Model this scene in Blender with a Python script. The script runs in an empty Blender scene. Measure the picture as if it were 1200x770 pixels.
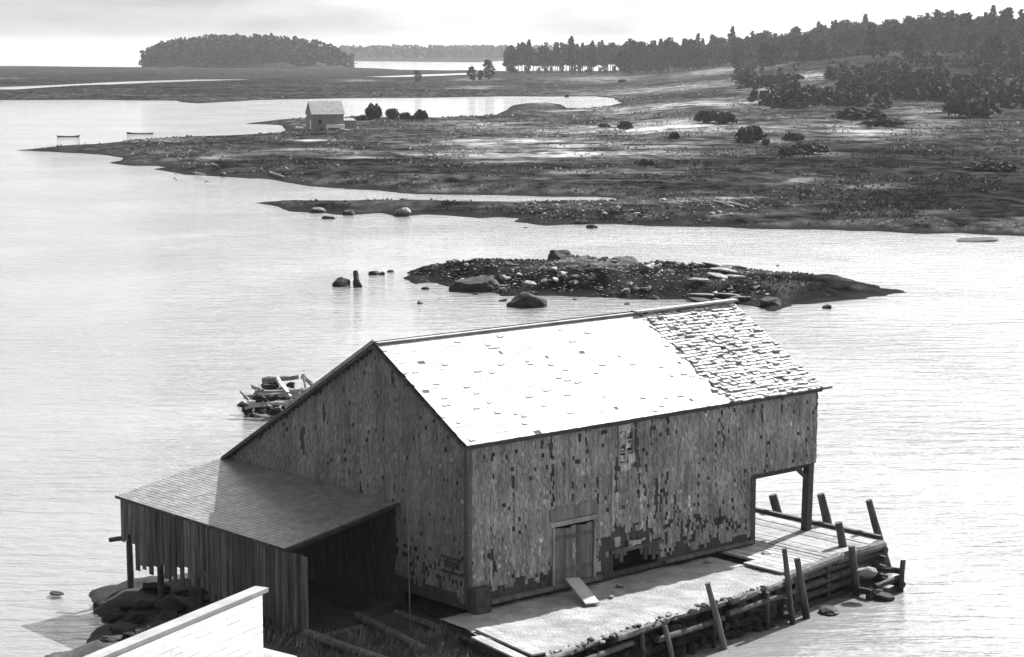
import bpy, bmesh, math, random
import numpy as np
from mathutils import Vector, Matrix, noise
random.seed(7); rng = np.random.default_rng(7)
R = math.radians
S = bpy.context.scene
COL = S.collection

# ------------------------------------------------------------------ camera
FPX, PITCH, CAMH = 2414.2, 0.1348, 16.38
cam = bpy.data.cameras.new('camera'); co = bpy.data.objects.new('camera', cam); COL.objects.link(co)
co.location = (0, 0, CAMH); co.rotation_euler = (math.pi/2-PITCH, 0, 0)
cam.sensor_width = 36; cam.lens = FPX/1200*36; cam.clip_start = 0.5; cam.clip_end = 90000
S.camera = co
# barn frame: u runs along the long wall away from the camera, w along the gable to the left
TH = 0.8531; KX, KY = -1.2176, 54.1954
U = Vector((math.sin(TH), math.cos(TH), 0)); W = Vector((-math.cos(TH), math.sin(TH), 0))
PHI = math.pi/2-TH
# sun: towards = 3.75u + .89w + 3.17z
SUNV = (U*3.75+W*0.89+Vector((0, 0, 3.17))).normalized()
SUN_EL = math.asin(SUNV.z); SUN_AZ = math.atan2(SUNV.x, SUNV.y)     # clockwise from +Y

# ------------------------------------------------------------------ world, sun, exposure
w_ = bpy.data.worlds.new('World'); S.world = w_; w_.use_nodes = True
nt = w_.node_tree; nt.nodes.clear()
sky = nt.nodes.new('ShaderNodeTexSky'); sky.sky_type = 'NISHITA'; sky.sun_disc = False
sky.sun_elevation = SUN_EL; sky.sun_rotation = SUN_AZ; sky.dust_density = 3.0; sky.air_density = 1.0; sky.altitude = 10
bw = nt.nodes.new('ShaderNodeRGBToBW'); bg = nt.nodes.new('ShaderNodeBackground'); wo = nt.nodes.new('ShaderNodeOutputWorld')
SKY_STR = 0.125
bg.inputs['Strength'].default_value = SKY_STR
# thin drifting cloud: bands of darker vapour over the bright haze
tc = nt.nodes.new('ShaderNodeTexCoord'); mp = nt.nodes.new('ShaderNodeMapping'); mp.inputs['Scale'].default_value = (7, 7, 26)
mp.inputs['Location'].default_value = (0.6, 0, 0.35)
ns = nt.nodes.new('ShaderNodeTexNoise'); ns.inputs['Scale'].default_value = 1.6; ns.inputs['Detail'].default_value = 4
cr = nt.nodes.new('ShaderNodeMapRange'); cr.inputs['From Min'].default_value = .42; cr.inputs['From Max'].default_value = .66
cr.inputs['To Min'].default_value = 1.0; cr.inputs['To Max'].default_value = .62
mu = nt.nodes.new('ShaderNodeMath'); mu.operation = 'MULTIPLY'
nt.links.new(tc.outputs['Generated'], mp.inputs['Vector']); nt.links.new(mp.outputs[0], ns.inputs['Vector'])
nt.links.new(ns.outputs['Fac'], cr.inputs['Value']); nt.links.new(sky.outputs[0], bw.inputs[0])
nt.links.new(bw.outputs[0], mu.inputs[0]); nt.links.new(cr.outputs[0], mu.inputs[1])
nt.links.new(mu.outputs[0], bg.inputs['Color']); nt.links.new(bg.outputs[0], wo.inputs['Surface'])
sl = bpy.data.lights.new('sun', 'SUN'); sl.energy = 4.8; sl.angle = R(0.6); sl.color = (1, 1, 1)
so = bpy.data.objects.new('sun', sl); COL.objects.link(so)
so.rotation_euler = SUNV.to_track_quat('Z', 'Y').to_euler(); so.location = (0, 0, 60)
S.view_settings.view_transform = 'Standard'; S.view_settings.look = 'None'
S.view_settings.exposure = 1.14; S.view_settings.gamma = 1; S.view_settings.use_curve_mapping = False
S.render.engine = 'CYCLES'

# ------------------------------------------------------------------ pixel map (1200x770 survey of the photograph) -> ground points
def ray(px, py):
    a = (px-600)/FPX; b = (385-py)/FPX
    return Vector((a, math.cos(PITCH)+b*math.sin(PITCH), -math.sin(PITCH)+b*math.cos(PITCH)))
def at(px, py, z=0.0):
    r = ray(px, py); t = (z-CAMH)/r.z
    return Vector((0, 0, CAMH))+r*t
def at_depth(px, py, Y):
    r = ray(px, py); return Vector((0, 0, CAMH))+r*(Y/r.y)
def L(a, b, z=0.0): return Vector((KX, KY, 0))+U*a+W*b+Vector((0, 0, z))
def toL(P): d = Vector((P[0]-KX, P[1]-KY, 0)); return d.dot(U), d.dot(W)

# ------------------------------------------------------------------ materials (the film is black and white: every colour is a grey)
def mat(name, lo, hi=None, scale=4.0, stretch=(1, 1, 1), rough=.85, island=0.0, bump=0.0, detail=6, spec=.25, wet=None, contrast=(.3, .7), coord='Object', bscale=None, streak=None):
    m = bpy.data.materials.new(name); m.use_nodes = True; t = m.node_tree; n = t.nodes; k = t.links
    p = n['Principled BSDF']; p.inputs['Roughness'].default_value = rough; p.inputs['Specular IOR Level'].default_value = spec
    hi = lo if hi is None else hi
    tcn = n.new('ShaderNodeTexCoord'); mpn = n.new('ShaderNodeMapping'); mpn.inputs['Scale'].default_value = stretch
    geo = n.new('ShaderNodeNewGeometry')
    if coord == 'World': k.new(geo.outputs['Position'], mpn.inputs['Vector'])
    else: k.new(tcn.outputs['Object'], mpn.inputs['Vector'])
    nz = n.new('ShaderNodeTexNoise'); nz.inputs['Scale'].default_value = scale; nz.inputs['Detail'].default_value = detail; nz.inputs['Roughness'].default_value = .65
    k.new(mpn.outputs[0], nz.inputs['Vector'])
    r = n.new('ShaderNodeMapRange'); r.inputs['From Min'].default_value = contrast[0]; r.inputs['From Max'].default_value = contrast[1]
    r.inputs['To Min'].default_value = lo; r.inputs['To Max'].default_value = hi
    k.new(nz.outputs['Fac'], r.inputs['Value']); out = r.outputs[0]
    if island:
        mr = n.new('ShaderNodeMapRange'); mr.inputs['To Min'].default_value = 1-island; mr.inputs['To Max'].default_value = 1+island
        k.new(geo.outputs['Random Per Island'], mr.inputs['Value'])
        mm = n.new('ShaderNodeMath'); mm.operation = 'MULTIPLY'; k.new(out, mm.inputs[0]); k.new(mr.outputs[0], mm.inputs[1]); out = mm.outputs[0]
    if streak:   # rain streaks and grain running down the wall
        sm = n.new('ShaderNodeMapping'); sm.inputs['Scale'].default_value = (9, 9, .8); k.new(tcn.outputs['Object'], sm.inputs['Vector'])
        sn = n.new('ShaderNodeTexNoise'); sn.inputs['Scale'].default_value = 1.0; sn.inputs['Detail'].default_value = 8; sn.inputs['Roughness'].default_value = .7; k.new(sm.outputs[0], sn.inputs['Vector'])
        sr = n.new('ShaderNodeMapRange'); sr.inputs['From Min'].default_value = .36; sr.inputs['From Max'].default_value = .64; sr.inputs['To Min'].default_value = streak[0]; sr.inputs['To Max'].default_value = streak[1]
        k.new(sn.outputs['Fac'], sr.inputs['Value'])
        ml = n.new('ShaderNodeMath'); ml.operation = 'MULTIPLY'; k.new(out, ml.inputs[0]); k.new(sr.outputs[0], ml.inputs[1]); out = ml.outputs[0]
    if wet:   # (z0, z1, value): weed and wet stone below the tide mark
        sx = n.new('ShaderNodeSeparateXYZ'); k.new(geo.outputs['Position'], sx.inputs[0])
        ad = n.new('ShaderNodeMath'); ad.operation = 'MULTIPLY_ADD'; ad.inputs[1].default_value = .5; k.new(nz.outputs['Fac'], ad.inputs[0]); k.new(sx.outputs['Z'], ad.inputs[2])
        wr = n.new('ShaderNodeMapRange'); wr.inputs['From Min'].default_value = wet[0]+.25; wr.inputs['From Max'].default_value = wet[1]+.25
        k.new(ad.outputs[0], wr.inputs['Value'])
        mx = n.new('ShaderNodeMix'); mx.data_type = 'FLOAT'; mx.inputs['A'].default_value = wet[2]
        k.new(wr.outputs[0], mx.inputs['Factor']); k.new(out, mx.inputs['B']); out = mx.outputs['Result']
    k.new(out, p.inputs['Base Color'])
    if bump:
        bn = n.new('ShaderNodeTexNoise'); bn.inputs['Scale'].default_value = bscale or scale*3; bn.inputs['Detail'].default_value = 6
        k.new(mpn.outputs[0], bn.inputs['Vector'])
        bp = n.new('ShaderNodeBump'); bp.inputs['Strength'].default_value = bump; bp.inputs['Distance'].default_value = .05
        k.new(bn.outputs['Fac'], bp.inputs['Height']); k.new(bp.outputs[0], p.inputs['Normal'])
    return m
M = {}
M['shingle'] = mat('weathered_shingle', .16, .34, 1.4, (1, 1, .5), island=.22, streak=(.66, 1.26), bump=.5, bscale=30, contrast=(.32, .68))
M['shingle_pale'] = mat('bare_pale_wood', .24, .50, 6, (1, 1, .3), island=.3, streak=(.45, 1.3), bump=.4)
M['shingle_dark'] = mat('tarred_dark_wood', .02, .06, 5, island=.4)
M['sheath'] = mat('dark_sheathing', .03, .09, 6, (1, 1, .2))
M['gable'] = mat('weathered_gable_shingle', .13, .27, 1.0, (1, 1, .5), island=.22, streak=(.72, 1.2), bump=.5, bscale=30)
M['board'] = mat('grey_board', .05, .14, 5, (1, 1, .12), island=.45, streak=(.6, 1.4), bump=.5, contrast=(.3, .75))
M['roof'] = mat('bleached_roof_shingle', .28, .44, 1.2, island=.10, bump=.2, rough=.6, contrast=(.35, .6))
M['roof_rough'] = mat('curled_roof_shingle', .26, .46, 5, island=.35, bump=.4, rough=.65)
M['roof_lean'] = mat('lean_to_shingle', .14, .26, 1.5, island=.22, rough=.38, spec=.6, bump=.25, contrast=(.3, .7))
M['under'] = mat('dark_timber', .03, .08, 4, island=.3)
M['trim'] = mat('weathered_trim', .2, .38, 6, (1, 1, .2))
M['wood'] = mat('sea_bleached_wood', .16, .42, 5, island=.35, bump=.4)
M['log'] = mat('grey_log', .05, .18, 5, (1, 1, .25), island=.3, bump=.6)
M['pile'] = mat('tarred_pile', .03, .11, 5, (1, 1, .25), island=.2, bump=.7, wet=(.2, .7, .03))
M['deck'] = mat('bleached_deck', .16, .38, 3, island=.35, bump=.4)
M['gravel'] = mat('packed_gravel', .14, .36, 1.3, bump=1.0, bscale=16, contrast=(.28, .68), coord='World', detail=10)
M['rock'] = mat('granite', .10, .32, 2.2, rough=.75, bump=.8, bscale=9, wet=(.2, .75, .03), coord='World')
M['rock_dark'] = mat('weed_covered_stone', .015, .06, 1.8, bump=1.0, bscale=9, rough=.85, wet=(.25, .9, .02), coord='World', contrast=(.4, .8))
M['rubble'] = mat('rubble_stone', .02, .26, 1.6, island=.8, bump=.8, bscale=8, wet=(.1, .55, .03), coord='World', contrast=(.42, .66))
M['leaf'] = mat('dark_foliage', .02, .06, .25, island=.45, rough=.9, spec=.08, coord='World')
M['leaf2'] = mat('mid_foliage', .028, .08, .25, island=.45, rough=.9, spec=.08, coord='World')
M['bark'] = mat('bark', .04, .10, 3, (1, 1, .2))
M['grass'] = mat('grass_blade', .05, .22, 1.5, island=.6, coord='World')
M['white_roof'] = mat('whitewashed_roof', .20, .32, 1.6, island=.05, bump=.15, rough=.6)
M['boat'] = mat('boat_paint', .06, .14, 3, bump=.3)
M['house'] = mat('small_house_board', .12, .26, 4, (1, 1, .25), island=.3)
M['white'] = mat('white_paint', .7, .85, 3)
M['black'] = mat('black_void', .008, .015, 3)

# ------------------------------------------------------------------ mesh helpers
class MB:
    def __init__(s): s.v = []; s.f = []; s.m = []
    def quad(s, pts, mi=0):
        i = len(s.v); s.v += [tuple(p) for p in pts]; s.f.append(tuple(range(i, i+len(pts)))); s.m.append(mi)
    def hexa(s, p, mi=0, skip=()):   # p: 8 points, 0-3 bottom ccw, 4-7 top
        i = len(s.v); s.v += [tuple(q) for q in p]
        F = [(3, 2, 1, 0), (4, 5, 6, 7), (0, 1, 5, 4), (1, 2, 6, 5), (2, 3, 7, 6), (3, 0, 4, 7)]
        for j, q in enumerate(F):
            if j in skip: continue
            s.f.append(tuple(i+k for k in q)); s.m.append(mi)
    def box(s, lo, hi, mi=0):
        x0, y0, z0 = lo; x1, y1, z1 = hi
        s.hexa([(x0, y0, z0), (x1, y0, z0), (x1, y1, z0), (x0, y1, z0), (x0, y0, z1), (x1, y0, z1), (x1, y1, z1), (x0, y1, z1)], mi)
    def beam(s, a, b, wx, wz, mi=0, up=(0, 0, 1), ends=None):
        a = Vector(a); b = Vector(b); d = (b-a).normalized(); sd = d.cross(Vector(up)).normalized(); uu = sd.cross(d)
        P = []
        for q in (a, b):
            for (i, j) in ((-1, -1), (1, -1), (1, 1), (-1, 1)): P.append(q+sd*(i*wx/2)+uu*(j*wz/2))
        s.hexa(P, mi)
    def log(s, a, b, r0, r1, n=9, rings=5, rough=.12, mi=0, seed=0):
        a = Vector(a); b = Vector(b); d = (b-a).normalized()
        sd = d.cross(Vector((0, 0, 1)) if abs(d.z) < .9 else Vector((1, 0, 0))).normalized(); uu = sd.cross(d)
        i0 = len(s.v)
        for k in range(rings+1):
            t = k/rings; c = a.lerp(b, t)+sd*math.sin(t*3+seed)*r0*.25
            for j in range(n):
                an = j/n*math.tau; rr = (r0+(r1-r0)*t)*(1+rough*noise.noise(Vector((math.cos(an)*1.5+seed*7, math.sin(an)*1.5, t*4+seed))))
                s.v.append(tuple(c+sd*math.cos(an)*rr+uu*math.sin(an)*rr))
        for k in range(rings):
            for j in range(n):
                p = i0+k*n+j; q = i0+k*n+(j+1) % n
                s.f.append((p, q, q+n, p+n)); s.m.append(mi)
        s.f.append(tuple(i0+j for j in range(n))[::-1]); s.m.append(mi)
        s.f.append(tuple(i0+rings*n+j for j in range(n))); s.m.append(mi)
    def add(s, verts, faces, mi=0):
        i = len(s.v); s.v += [tuple(v) for v in verts]; s.f += [tuple(i+k for k in f) for f in faces]; s.m += [mi]*len(faces)
    def build(s, name, mats, parent=None, origin=None, rotz=0.0, smooth=False):
        """vertices are in the frame of origin/rotz already when origin is given as Empty-like; world-space lists are shifted by origin"""
        me = bpy.data.meshes.new(name); me.from_pydata(s.v, [], s.f)
        if not isinstance(mats, (list, tuple)): mats = [mats]
        for m in mats: me.materials.append(m)
        me.polygons.foreach_set('material_index', s.m)
        if smooth: me.polygons.foreach_set('use_smooth', [True]*len(s.f))
        me.update()
        o = bpy.data.objects.new(name, me); COL.objects.link(o)
        if origin is not None:
            o.location = origin; o.rotation_euler = (0, 0, rotz)
        if parent: o.parent = parent
        return o
def tag(o, label=None, cat=None, group=None, kind=None):
    if label: o['label'] = label
    if cat: o['category'] = cat
    if group: o['group'] = group
    if kind: o['kind'] = kind
    return o
def empty(name, loc, rz=0):
    o = bpy.data.objects.new(name, None); COL.objects.link(o); o.location = loc; o.rotation_euler = (0, 0, rz); return o
def copy_tree(o, parent=None):
    c = o.copy(); COL.objects.link(c); c.parent = parent
    for ch in [x for x in list(bpy.data.objects) if x.parent == o]: copy_tree(ch, c)
    return c

# ------------------------------------------------------------------ terrain
def sdf(px, py, poly):
    """signed distance (positive inside) of numpy points to a closed polygon"""
    P = np.array(poly, float); Q = np.roll(P, -1, 0)
    d = np.full(px.shape, 1e18); ins = np.zeros(px.shape, bool)
    for (ax, ay), (bx, by) in zip(P, Q):
        ex, ey = bx-ax, by-ay; l = ex*ex+ey*ey+1e-9
        t = np.clip(((px-ax)*ex+(py-ay)*ey)/l, 0, 1)
        d = np.minimum(d, (px-ax-t*ex)**2+(py-ay-t*ey)**2)
        c = ((ay > py) != (by > py)) & (px < (bx-ax)*(py-ay)/(by-ay+1e-12)+ax); ins ^= c
    return np.where(ins, 1, -1)*np.sqrt(d)
def wp(poly): return [tuple(at(x, y)[:2]) for x, y in poly]
def fbm(x, y, seed, oct=4):
    """cheap vectorised value noise"""
    out = np.zeros_like(x); amp = 1; tot = 0
    for o in range(oct):
        xi = np.floor(x).astype(np.int64); yi = np.floor(y).astype(np.int64); fx = x-xi; fy = y-yi
        fx = fx*fx*(3-2*fx); fy = fy*fy*(3-2*fy)
        def h(i, j):
            n = (i*374761393+j*668265263+seed*1442695041+o*977) & 0x7fffffff
            n = ((n ^ (n >> 13))*1274126177) & 0x7fffffff
            return ((n ^ (n >> 16)) & 0xffff)/65535.0
        out += amp*((h(xi, yi)*(1-fx)+h(xi+1, yi)*fx)*(1-fy)+(h(xi, yi+1)*(1-fx)+h(xi+1, yi+1)*fx)*fy)
        tot += amp; amp *= .5; x = x*2.03+11.3; y = y*2.03+7.1
    return out/tot
def sstep(x, a, b):
    t = np.clip((x-a)/(b-a), 0, 1); return t*t*(3-2*t)

main_land = wp([(-500, 77), (0, 77.5), (170, 79), (410, 79), (480, 82), (585, 83), (600, 83.6), (735, 84), (748, 80), (760, 73), (775, 68), (1900, 68), (1900, 300),
  (1500, 284), (1200, 277), (1130, 274), (1060, 273), (1000, 270), (920, 269), (850, 267), (780, 265), (740, 264), (700, 263), (663, 263), (640, 264), (604, 260), (612, 256), (585, 255), (562, 256),
  (530, 252), (500, 251), (468, 254), (440, 250), (402, 252), (375, 249), (343, 248), (325, 243), (296, 238),
  (380, 237), (484, 237), (600, 239), (700, 239), (728, 237), (722, 233), (700, 231), (640, 230), (581, 229), (484, 227), (430, 223), (375, 219), (330, 213), (308, 210),
  (275, 208), (250, 207), (215, 205), (190, 200), (176, 198), (200, 197), (180, 194), (150, 194), (121, 191), (140, 188), (144, 185), (100, 180), (20, 176),
  (60, 173), (100, 170), (170, 164), (250, 160), (318, 158), (338, 153), (332, 147), (285, 145), (320, 141), (355, 139), (400, 138), (450, 139), (500, 139), (550, 137), (582, 135), (596, 129), (602, 124),
  (618, 121), (640, 120), (660, 122), (667, 127), (690, 128), (712, 126), (735, 122), (722, 115), (700, 113), (600, 113), (500, 114.5), (400, 115), (300, 117.5), (265, 119), (230, 121.5), (212, 120), (205, 118), (100, 117), (-500, 119)])
holes = [wp(h) for h in ([(-500, 112), (-100, 108), (0, 106), (60, 102), (150, 98), (220, 95.5), (300, 93), (230, 93.2), (150, 95.5), (60, 100), (0, 102), (-500, 105)],
                         [(425, 90.3), (480, 88), (545, 85.6), (565, 85.2), (545, 87.8), (480, 90), (440, 90.8)],
                         [(-500, 94), (0, 92.6), (60, 92), (0, 91.4), (-500, 90)])]
far_land = wp([(395, 71.5), (500, 72.5), (560, 73), (590, 71), (640, 70), (1900, 72), (1900, 61.5), (350, 61.5), (385, 68)])
islet = wp([(474, 320), (486, 316), (505, 317), (525, 315), (548, 316), (575, 315), (600, 314), (630, 316), (660, 315), (720, 316), (800, 318), (860, 321), (925, 324), (985, 325), (1015, 332), (1040, 339), (1064, 341),
  (1056, 346), (1030, 348), (1000, 352), (960, 355), (925, 358), (905, 364), (880, 358), (850, 354), (800, 352), (750, 351), (720, 348), (690, 349), (650, 347), (620, 345), (590, 346), (570, 341), (548, 337), (520, 333), (500, 330), (485, 332), (476, 327)])

xs = np.arange(-560, 1761, 4.0)
ys = np.concatenate([np.arange(61.2, 140, .5), np.arange(140, 300, 1.0), np.arange(300, 372, .8)])
GX, GY = np.meshgrid(xs, ys)
b = (385-GY)/FPX; ry = math.cos(PITCH)+b*math.sin(PITCH); rz = -math.sin(PITCH)+b*math.cos(PITCH)
t = -CAMH/rz; WX = (GX-600)/FPX*t; WY = ry*t
def land_z(WX, WY):
    # ragged shorelines: warp the lookup a little with noise sized to the distance
    sc = np.clip(WY/60, 1.5, 30)
    nx = (fbm(WX/sc, WY/sc, 1)-.5)*sc*.5; ny = (fbm(WX/sc+50, WY/sc, 2)-.5)*sc*.7
    X, Y = WX+nx, WY+ny
    d = sdf(X, Y, main_land)
    for h in holes: d = np.minimum(d, -sdf(WX, WY, h))
    d = np.maximum(d, sdf(X, Y, far_land))
    near = sdf(WX+(fbm(WX/2.5, WY/2.5, 3)-.5)*2.2, WY+(fbm(WX/2.5+9, WY/2.5, 4)-.5)*3, islet)
    Lc = np.clip(WY/55, 3, 40)
    z = .75*np.tanh(d/Lc)
    rel = np.clip(d/(Lc*2), 0, 1)
    z += rel*(.9*(fbm(WX/30, WY/60, 5)-.45)*np.clip((WY-180)/400, .15, 2.0)+.35*(fbm(WX/5, WY/9, 6)-.5))
    rough_i = sstep(-WX, -20, -8)
    zi = .42*np.tanh(near/2.0)+np.clip(near/4, 0, 1)*(.25+.75*(fbm(WX/2.2, WY/2.2, 8)-.35)*(.35+.65*rough_i)+.45*rough_i)
    z = np.where(near > -3, np.maximum(z, zi), z)
    # ridge on the right, wooded island on the far left, low rise on the far shore
    s = WX/np.maximum(WY, 1)
    z += np.where(d > 0, 13.5*sstep(s, .06, .2)*sstep(WY, 420, 1050)+2.2*sstep(s, .03, .1)*sstep(WY, 300, 520), 0)
    z += np.where(d > 0, np.clip(5*sstep(WY, 2900, 4200), 0, None), 0)
    ex = (WX+240)/92; ey = (WY-1900)/150
    z += np.where(d > 0, 17*np.sqrt(np.clip(1-ex*ex-ey*ey, 0, 1)), 0)
    return np.clip(z, -1.2, None), d, near
Z, D, NE = land_z(WX, WY)
# dry, pale grass patches of the marsh: (px, py, half-width, half-height, strength)
PALE = [(660, 186, 170, 5, 1.0), (800, 136, 110, 5, .8), (760, 158, 150, 7, .95), (610, 172, 110, 6, .75), (700, 133, 90, 3, .6), (700, 176, 150, 4, .6), (860, 97, 60, 5, .75), (700, 95, 60, 4, .5), (800, 112, 120, 4, .5), (905, 122, 40, 4, .6), (560, 150, 70, 5, .35), (640, 122, 30, 3, .5),
        (1010, 162, 70, 10, .6), (1075, 150, 50, 10, .45), (960, 186, 40, 5, .3), (370, 169, 28, 1.4, .9), (430, 190, 45, 2.0, .7), (360, 181, 60, 2.5, .45), (600, 196, 60, 3, .5), (930, 219, 35, 2.5, .7), (1020, 225, 50, 4, .2), (940, 113, 40, 3, .8),
        (560, 105, 30, 1.6, .6), (420, 97, 25, 1.2, .6), (560, 95, 30, 2, .4), (880, 172, 60, 3, .5), (190, 170, 30, 2, .35), (700, 208, 90, 3, .3), (250, 190, 20, 2, .3), (680, 325, 60, 8, .3), (900, 330, 60, 4, .45), (820, 322, 40, 5, .3), (860, 240, 30, 2, .6), (760, 245, 70, 4, .3), (850, 261, 25, 1.5, .6), (480, 242, 120, 3, .2)]
PV = np.zeros_like(Z)
for (cx, cy, hx, hy, st) in PALE:
    q = ((GX-cx)/hx)**2+((GY-cy)/hy)**2
    PV = np.maximum(PV, st*np.exp(-q*1.2))
# dark sedge and scrub patches
DK = np.zeros_like(Z)
for (cx, cy, hx, hy, st) in [(960, 195, 260, 30, .8), (420, 192, 120, 4, .8), (560, 208, 200, 8, .6), (1100, 235, 200, 28, .9), (850, 225, 160, 14, .6), (640, 200, 120, 6, .5), (1100, 120, 90, 22, .5), (950, 95, 90, 10, .5), (300, 175, 160, 4, .4), (700, 335, 260, 30, .8), (940, 340, 120, 20, .7), (450, 245, 170, 9, .7), (100, 100, 400, 16, .6), (880, 256, 280, 12, .6)]:
    DK = np.maximum(DK, st*np.exp(-(((GX-cx)/hx)**2+((GY-cy)/hy)**2)))
ny_, nx_ = Z.shape
V = np.stack([WX, WY, Z], -1).reshape(-1, 3)
idx = np.arange(ny_*nx_).reshape(ny_, nx_)
F = np.stack([idx[1:, :-1], idx[1:, 1:], idx[:-1, 1:], idx[:-1, :-1]], -1).reshape(-1, 4)
me = bpy.data.meshes.new('marsh_land'); me.from_pydata(V.tolist(), [], F.tolist())
me.polygons.foreach_set('use_smooth', [True]*len(F))
ca = me.attributes.new('dry', 'FLOAT', 'POINT'); ca.data.foreach_set('value', PV.reshape(-1).astype(np.float32))
ca = me.attributes.new('sedge', 'FLOAT', 'POINT'); ca.data.foreach_set('value', DK.reshape(-1).astype(np.float32))
land = bpy.data.objects.new('marsh_land', me); COL.objects.link(land); land['kind'] = 'structure'

def land_material():
    m = bpy.data.materials.new('marsh_ground'); m.use_nodes = True; t = m.node_tree; n = t.nodes; k = t.links
    p = n['Principled BSDF']; p.inputs['Roughness'].default_value = .95; p.inputs['Specular IOR Level'].default_value = 0.0
    geo = n.new('ShaderNodeNewGeometry'); sx = n.new('ShaderNodeSeparateXYZ'); k.new(geo.outputs['Position'], sx.inputs[0])
    def nz(scale, st, detail=6):
        mp = n.new('ShaderNodeMapping'); mp.inputs['Scale'].default_value = st; k.new(geo.outputs['Position'], mp.inputs['Vector'])
        q = n.new('ShaderNodeTexNoise'); q.inputs['Scale'].default_value = scale; q.inputs['Detail'].default_value = detail; q.inputs['Roughness'].default_value = .68
        k.new(mp.outputs[0], q.inputs['Vector']); return q.outputs['Fac']
    def mr(x, a, b, c, d):
        q = n.new('ShaderNodeMapRange'); k.new(x, q.inputs['Value'])
        for nm, v in zip(('From Min', 'From Max', 'To Min', 'To Max'), (a, b, c, d)): q.inputs[nm].default_value = v
        return q.outputs[0]
    def math_(op, a, b):
        q = n.new('ShaderNodeMath'); q.operation = op
        for i, v in enumerate((a, b)):
            if isinstance(v, float) or isinstance(v, int): q.inputs[i].default_value = v
            else: k.new(v, q.inputs[i])
        return q.outputs[0]
    fine = nz(.45, (1, .4, 1), 10); big = nz(.03, (.5, 1, 1), 8); mid = nz(.16, (.6, .6, 1), 8)
    dry = n.new('ShaderNodeAttribute'); dry.attribute_name = 'dry'; sed = n.new('ShaderNodeAttribute'); sed.attribute_name = 'sedge'
    base = mr(mid, .36, .64, .012, .048)
    base = math_('MULTIPLY', base, mr(fine, .38, .62, .15, 2.2))
    base = math_('MULTIPLY', base, mr(big, .38, .62, .55, 1.5))
    base = math_('MULTIPLY', base, mr(sed.outputs['Fac'], 0, 1, 1, .22))
    dmask = math_('MULTIPLY', dry.outputs['Fac'], mr(mid, .42, .55, .1, 1.3))
    dmask = math_('MULTIPLY', dmask, mr(fine, .3, .6, .4, 1.2))
    base = math_('ADD', base, math_('MULTIPLY', dmask, .30))
    # pale pebbles and drift caught in the grass
    sp = mr(nz(1.4, (1, .6, 1), 3), .66, .74, 0, .25)
    base = math_('ADD', base, math_('MULTIPLY', sp, mr(sx.outputs['Z'], .3, .9, .6, .15)))
    # wandering creek beds and wrack lines
    cd = nz(.035, (.45, 1, 1), 4); ck = math_('ABSOLUTE', math_('SUBTRACT', cd, .5), 0); base = math_('MULTIPLY', base, mr(ck, .0, .022, .25, 1))
    # weed line near the water
    zz = math_('ADD', sx.outputs['Z'], math_('MULTIPLY', fine, .35))
    mx = n.new('ShaderNodeMix'); mx.data_type = 'FLOAT'; mx.inputs['A'].default_value = .022
    k.new(mr(zz, .25, .55, 0, 1), mx.inputs['Factor']); k.new(base, mx.inputs['B'])
    k.new(mx.outputs['Result'], p.inputs['Base Color'])
    bp = n.new('ShaderNodeBump'); bp.inputs['Strength'].default_value = .7; bp.inputs['Distance'].default_value = .3
    k.new(fine, bp.inputs['Height']); k.new(bp.outputs[0], p.inputs['Normal'])
    return m
M['land'] = land_material(); me.materials.append(M['land'])

# near bank under the barn, rising behind the photographer
bank = [tuple(at(x, y)[:2]) for x, y in ((60, 775), (108, 744), (128, 730), (112, 712), (108, 690), (135, 683), (190, 678), (250, 672))]
bank += [tuple(L(a, b_)[:2]) for a, b_ in ((1.5, 7.5), (4, 6.5), (9, 5.5), (10.6, 4), (10.8, -1.6), (9.0, -2.9), (5, -3.2), (1, -3.6), (-1.2, -4.3))]
bank += [(1.2, 46.5), (4.5, 40), (8, 20), (12, 0), (14, -40), (-60, -40), (-34, 10), (-22, 33)]
STP = .25; bx = np.arange(-62, 22.1, STP); by = np.arange(-42, 72, STP); BX, BY = np.meshgrid(bx, by)
bd = sdf(BX+(fbm(BX/1.5, BY/1.5, 21)-.5)*.9, BY+(fbm(BX/1.5+5, BY/1.5, 22)-.5)*.9, bank)
BZ = .85*np.tanh(bd/1.1)+np.clip(bd/2, 0, 1)*.35*(fbm(BX/1.1, BY/1.1, 23)-.5)+np.clip(bd/6, 0, 1)*.24*np.clip(47.5-BY, 0, None)*sstep(-BY, -47.5, -40)
LA = (BX-KX)*U.x+(BY-KY)*U.y; LBb = (BX-KX)*W.x+(BY-KY)*W.y
BZ -= .45*sstep(LBb, 4.5, 7.5)*sstep(LA, -12, -7)*np.clip(BZ, 0, 1)
BZ += np.where(bd > 0, .35*(fbm(BX/.55, BY/.55, 24)-.5), 0)*sstep(BY, 40, 44)
BZ = np.clip(BZ, -1.2, 14.2)
V = np.stack([BX, BY, BZ], -1).reshape(-1, 3); n0, n1 = BX.shape; idx = np.arange(n0*n1).reshape(n0, n1)
F = np.stack([idx[:-1, :-1], idx[:-1, 1:], idx[1:, 1:], idx[1:, :-1]], -1).reshape(-1, 4)
me = bpy.data.meshes.new('shore_bank'); me.from_pydata(V.tolist(), [], F.tolist()); me.polygons.foreach_set('use_smooth', [True]*len(F))
o = bpy.data.objects.new('shore_bank', me); COL.objects.link(o); o['kind'] = 'structure'
M['bank'] = mat('bank_ground', .02, .12, .9, bump=1.0, bscale=5, coord='World', wet=(.25, .8, .015), contrast=(.35, .72), detail=10); me.materials.append(M['bank'])
def bankz(x, y):
    i = int(round((y+42)/STP)); j = int(round((x+62)/STP)); return float(BZ[i, j])
def landz(x, y):
    z, d, ne = land_z(np.array([[x]], float), np.array([[y]], float)); return float(z[0, 0])

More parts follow.
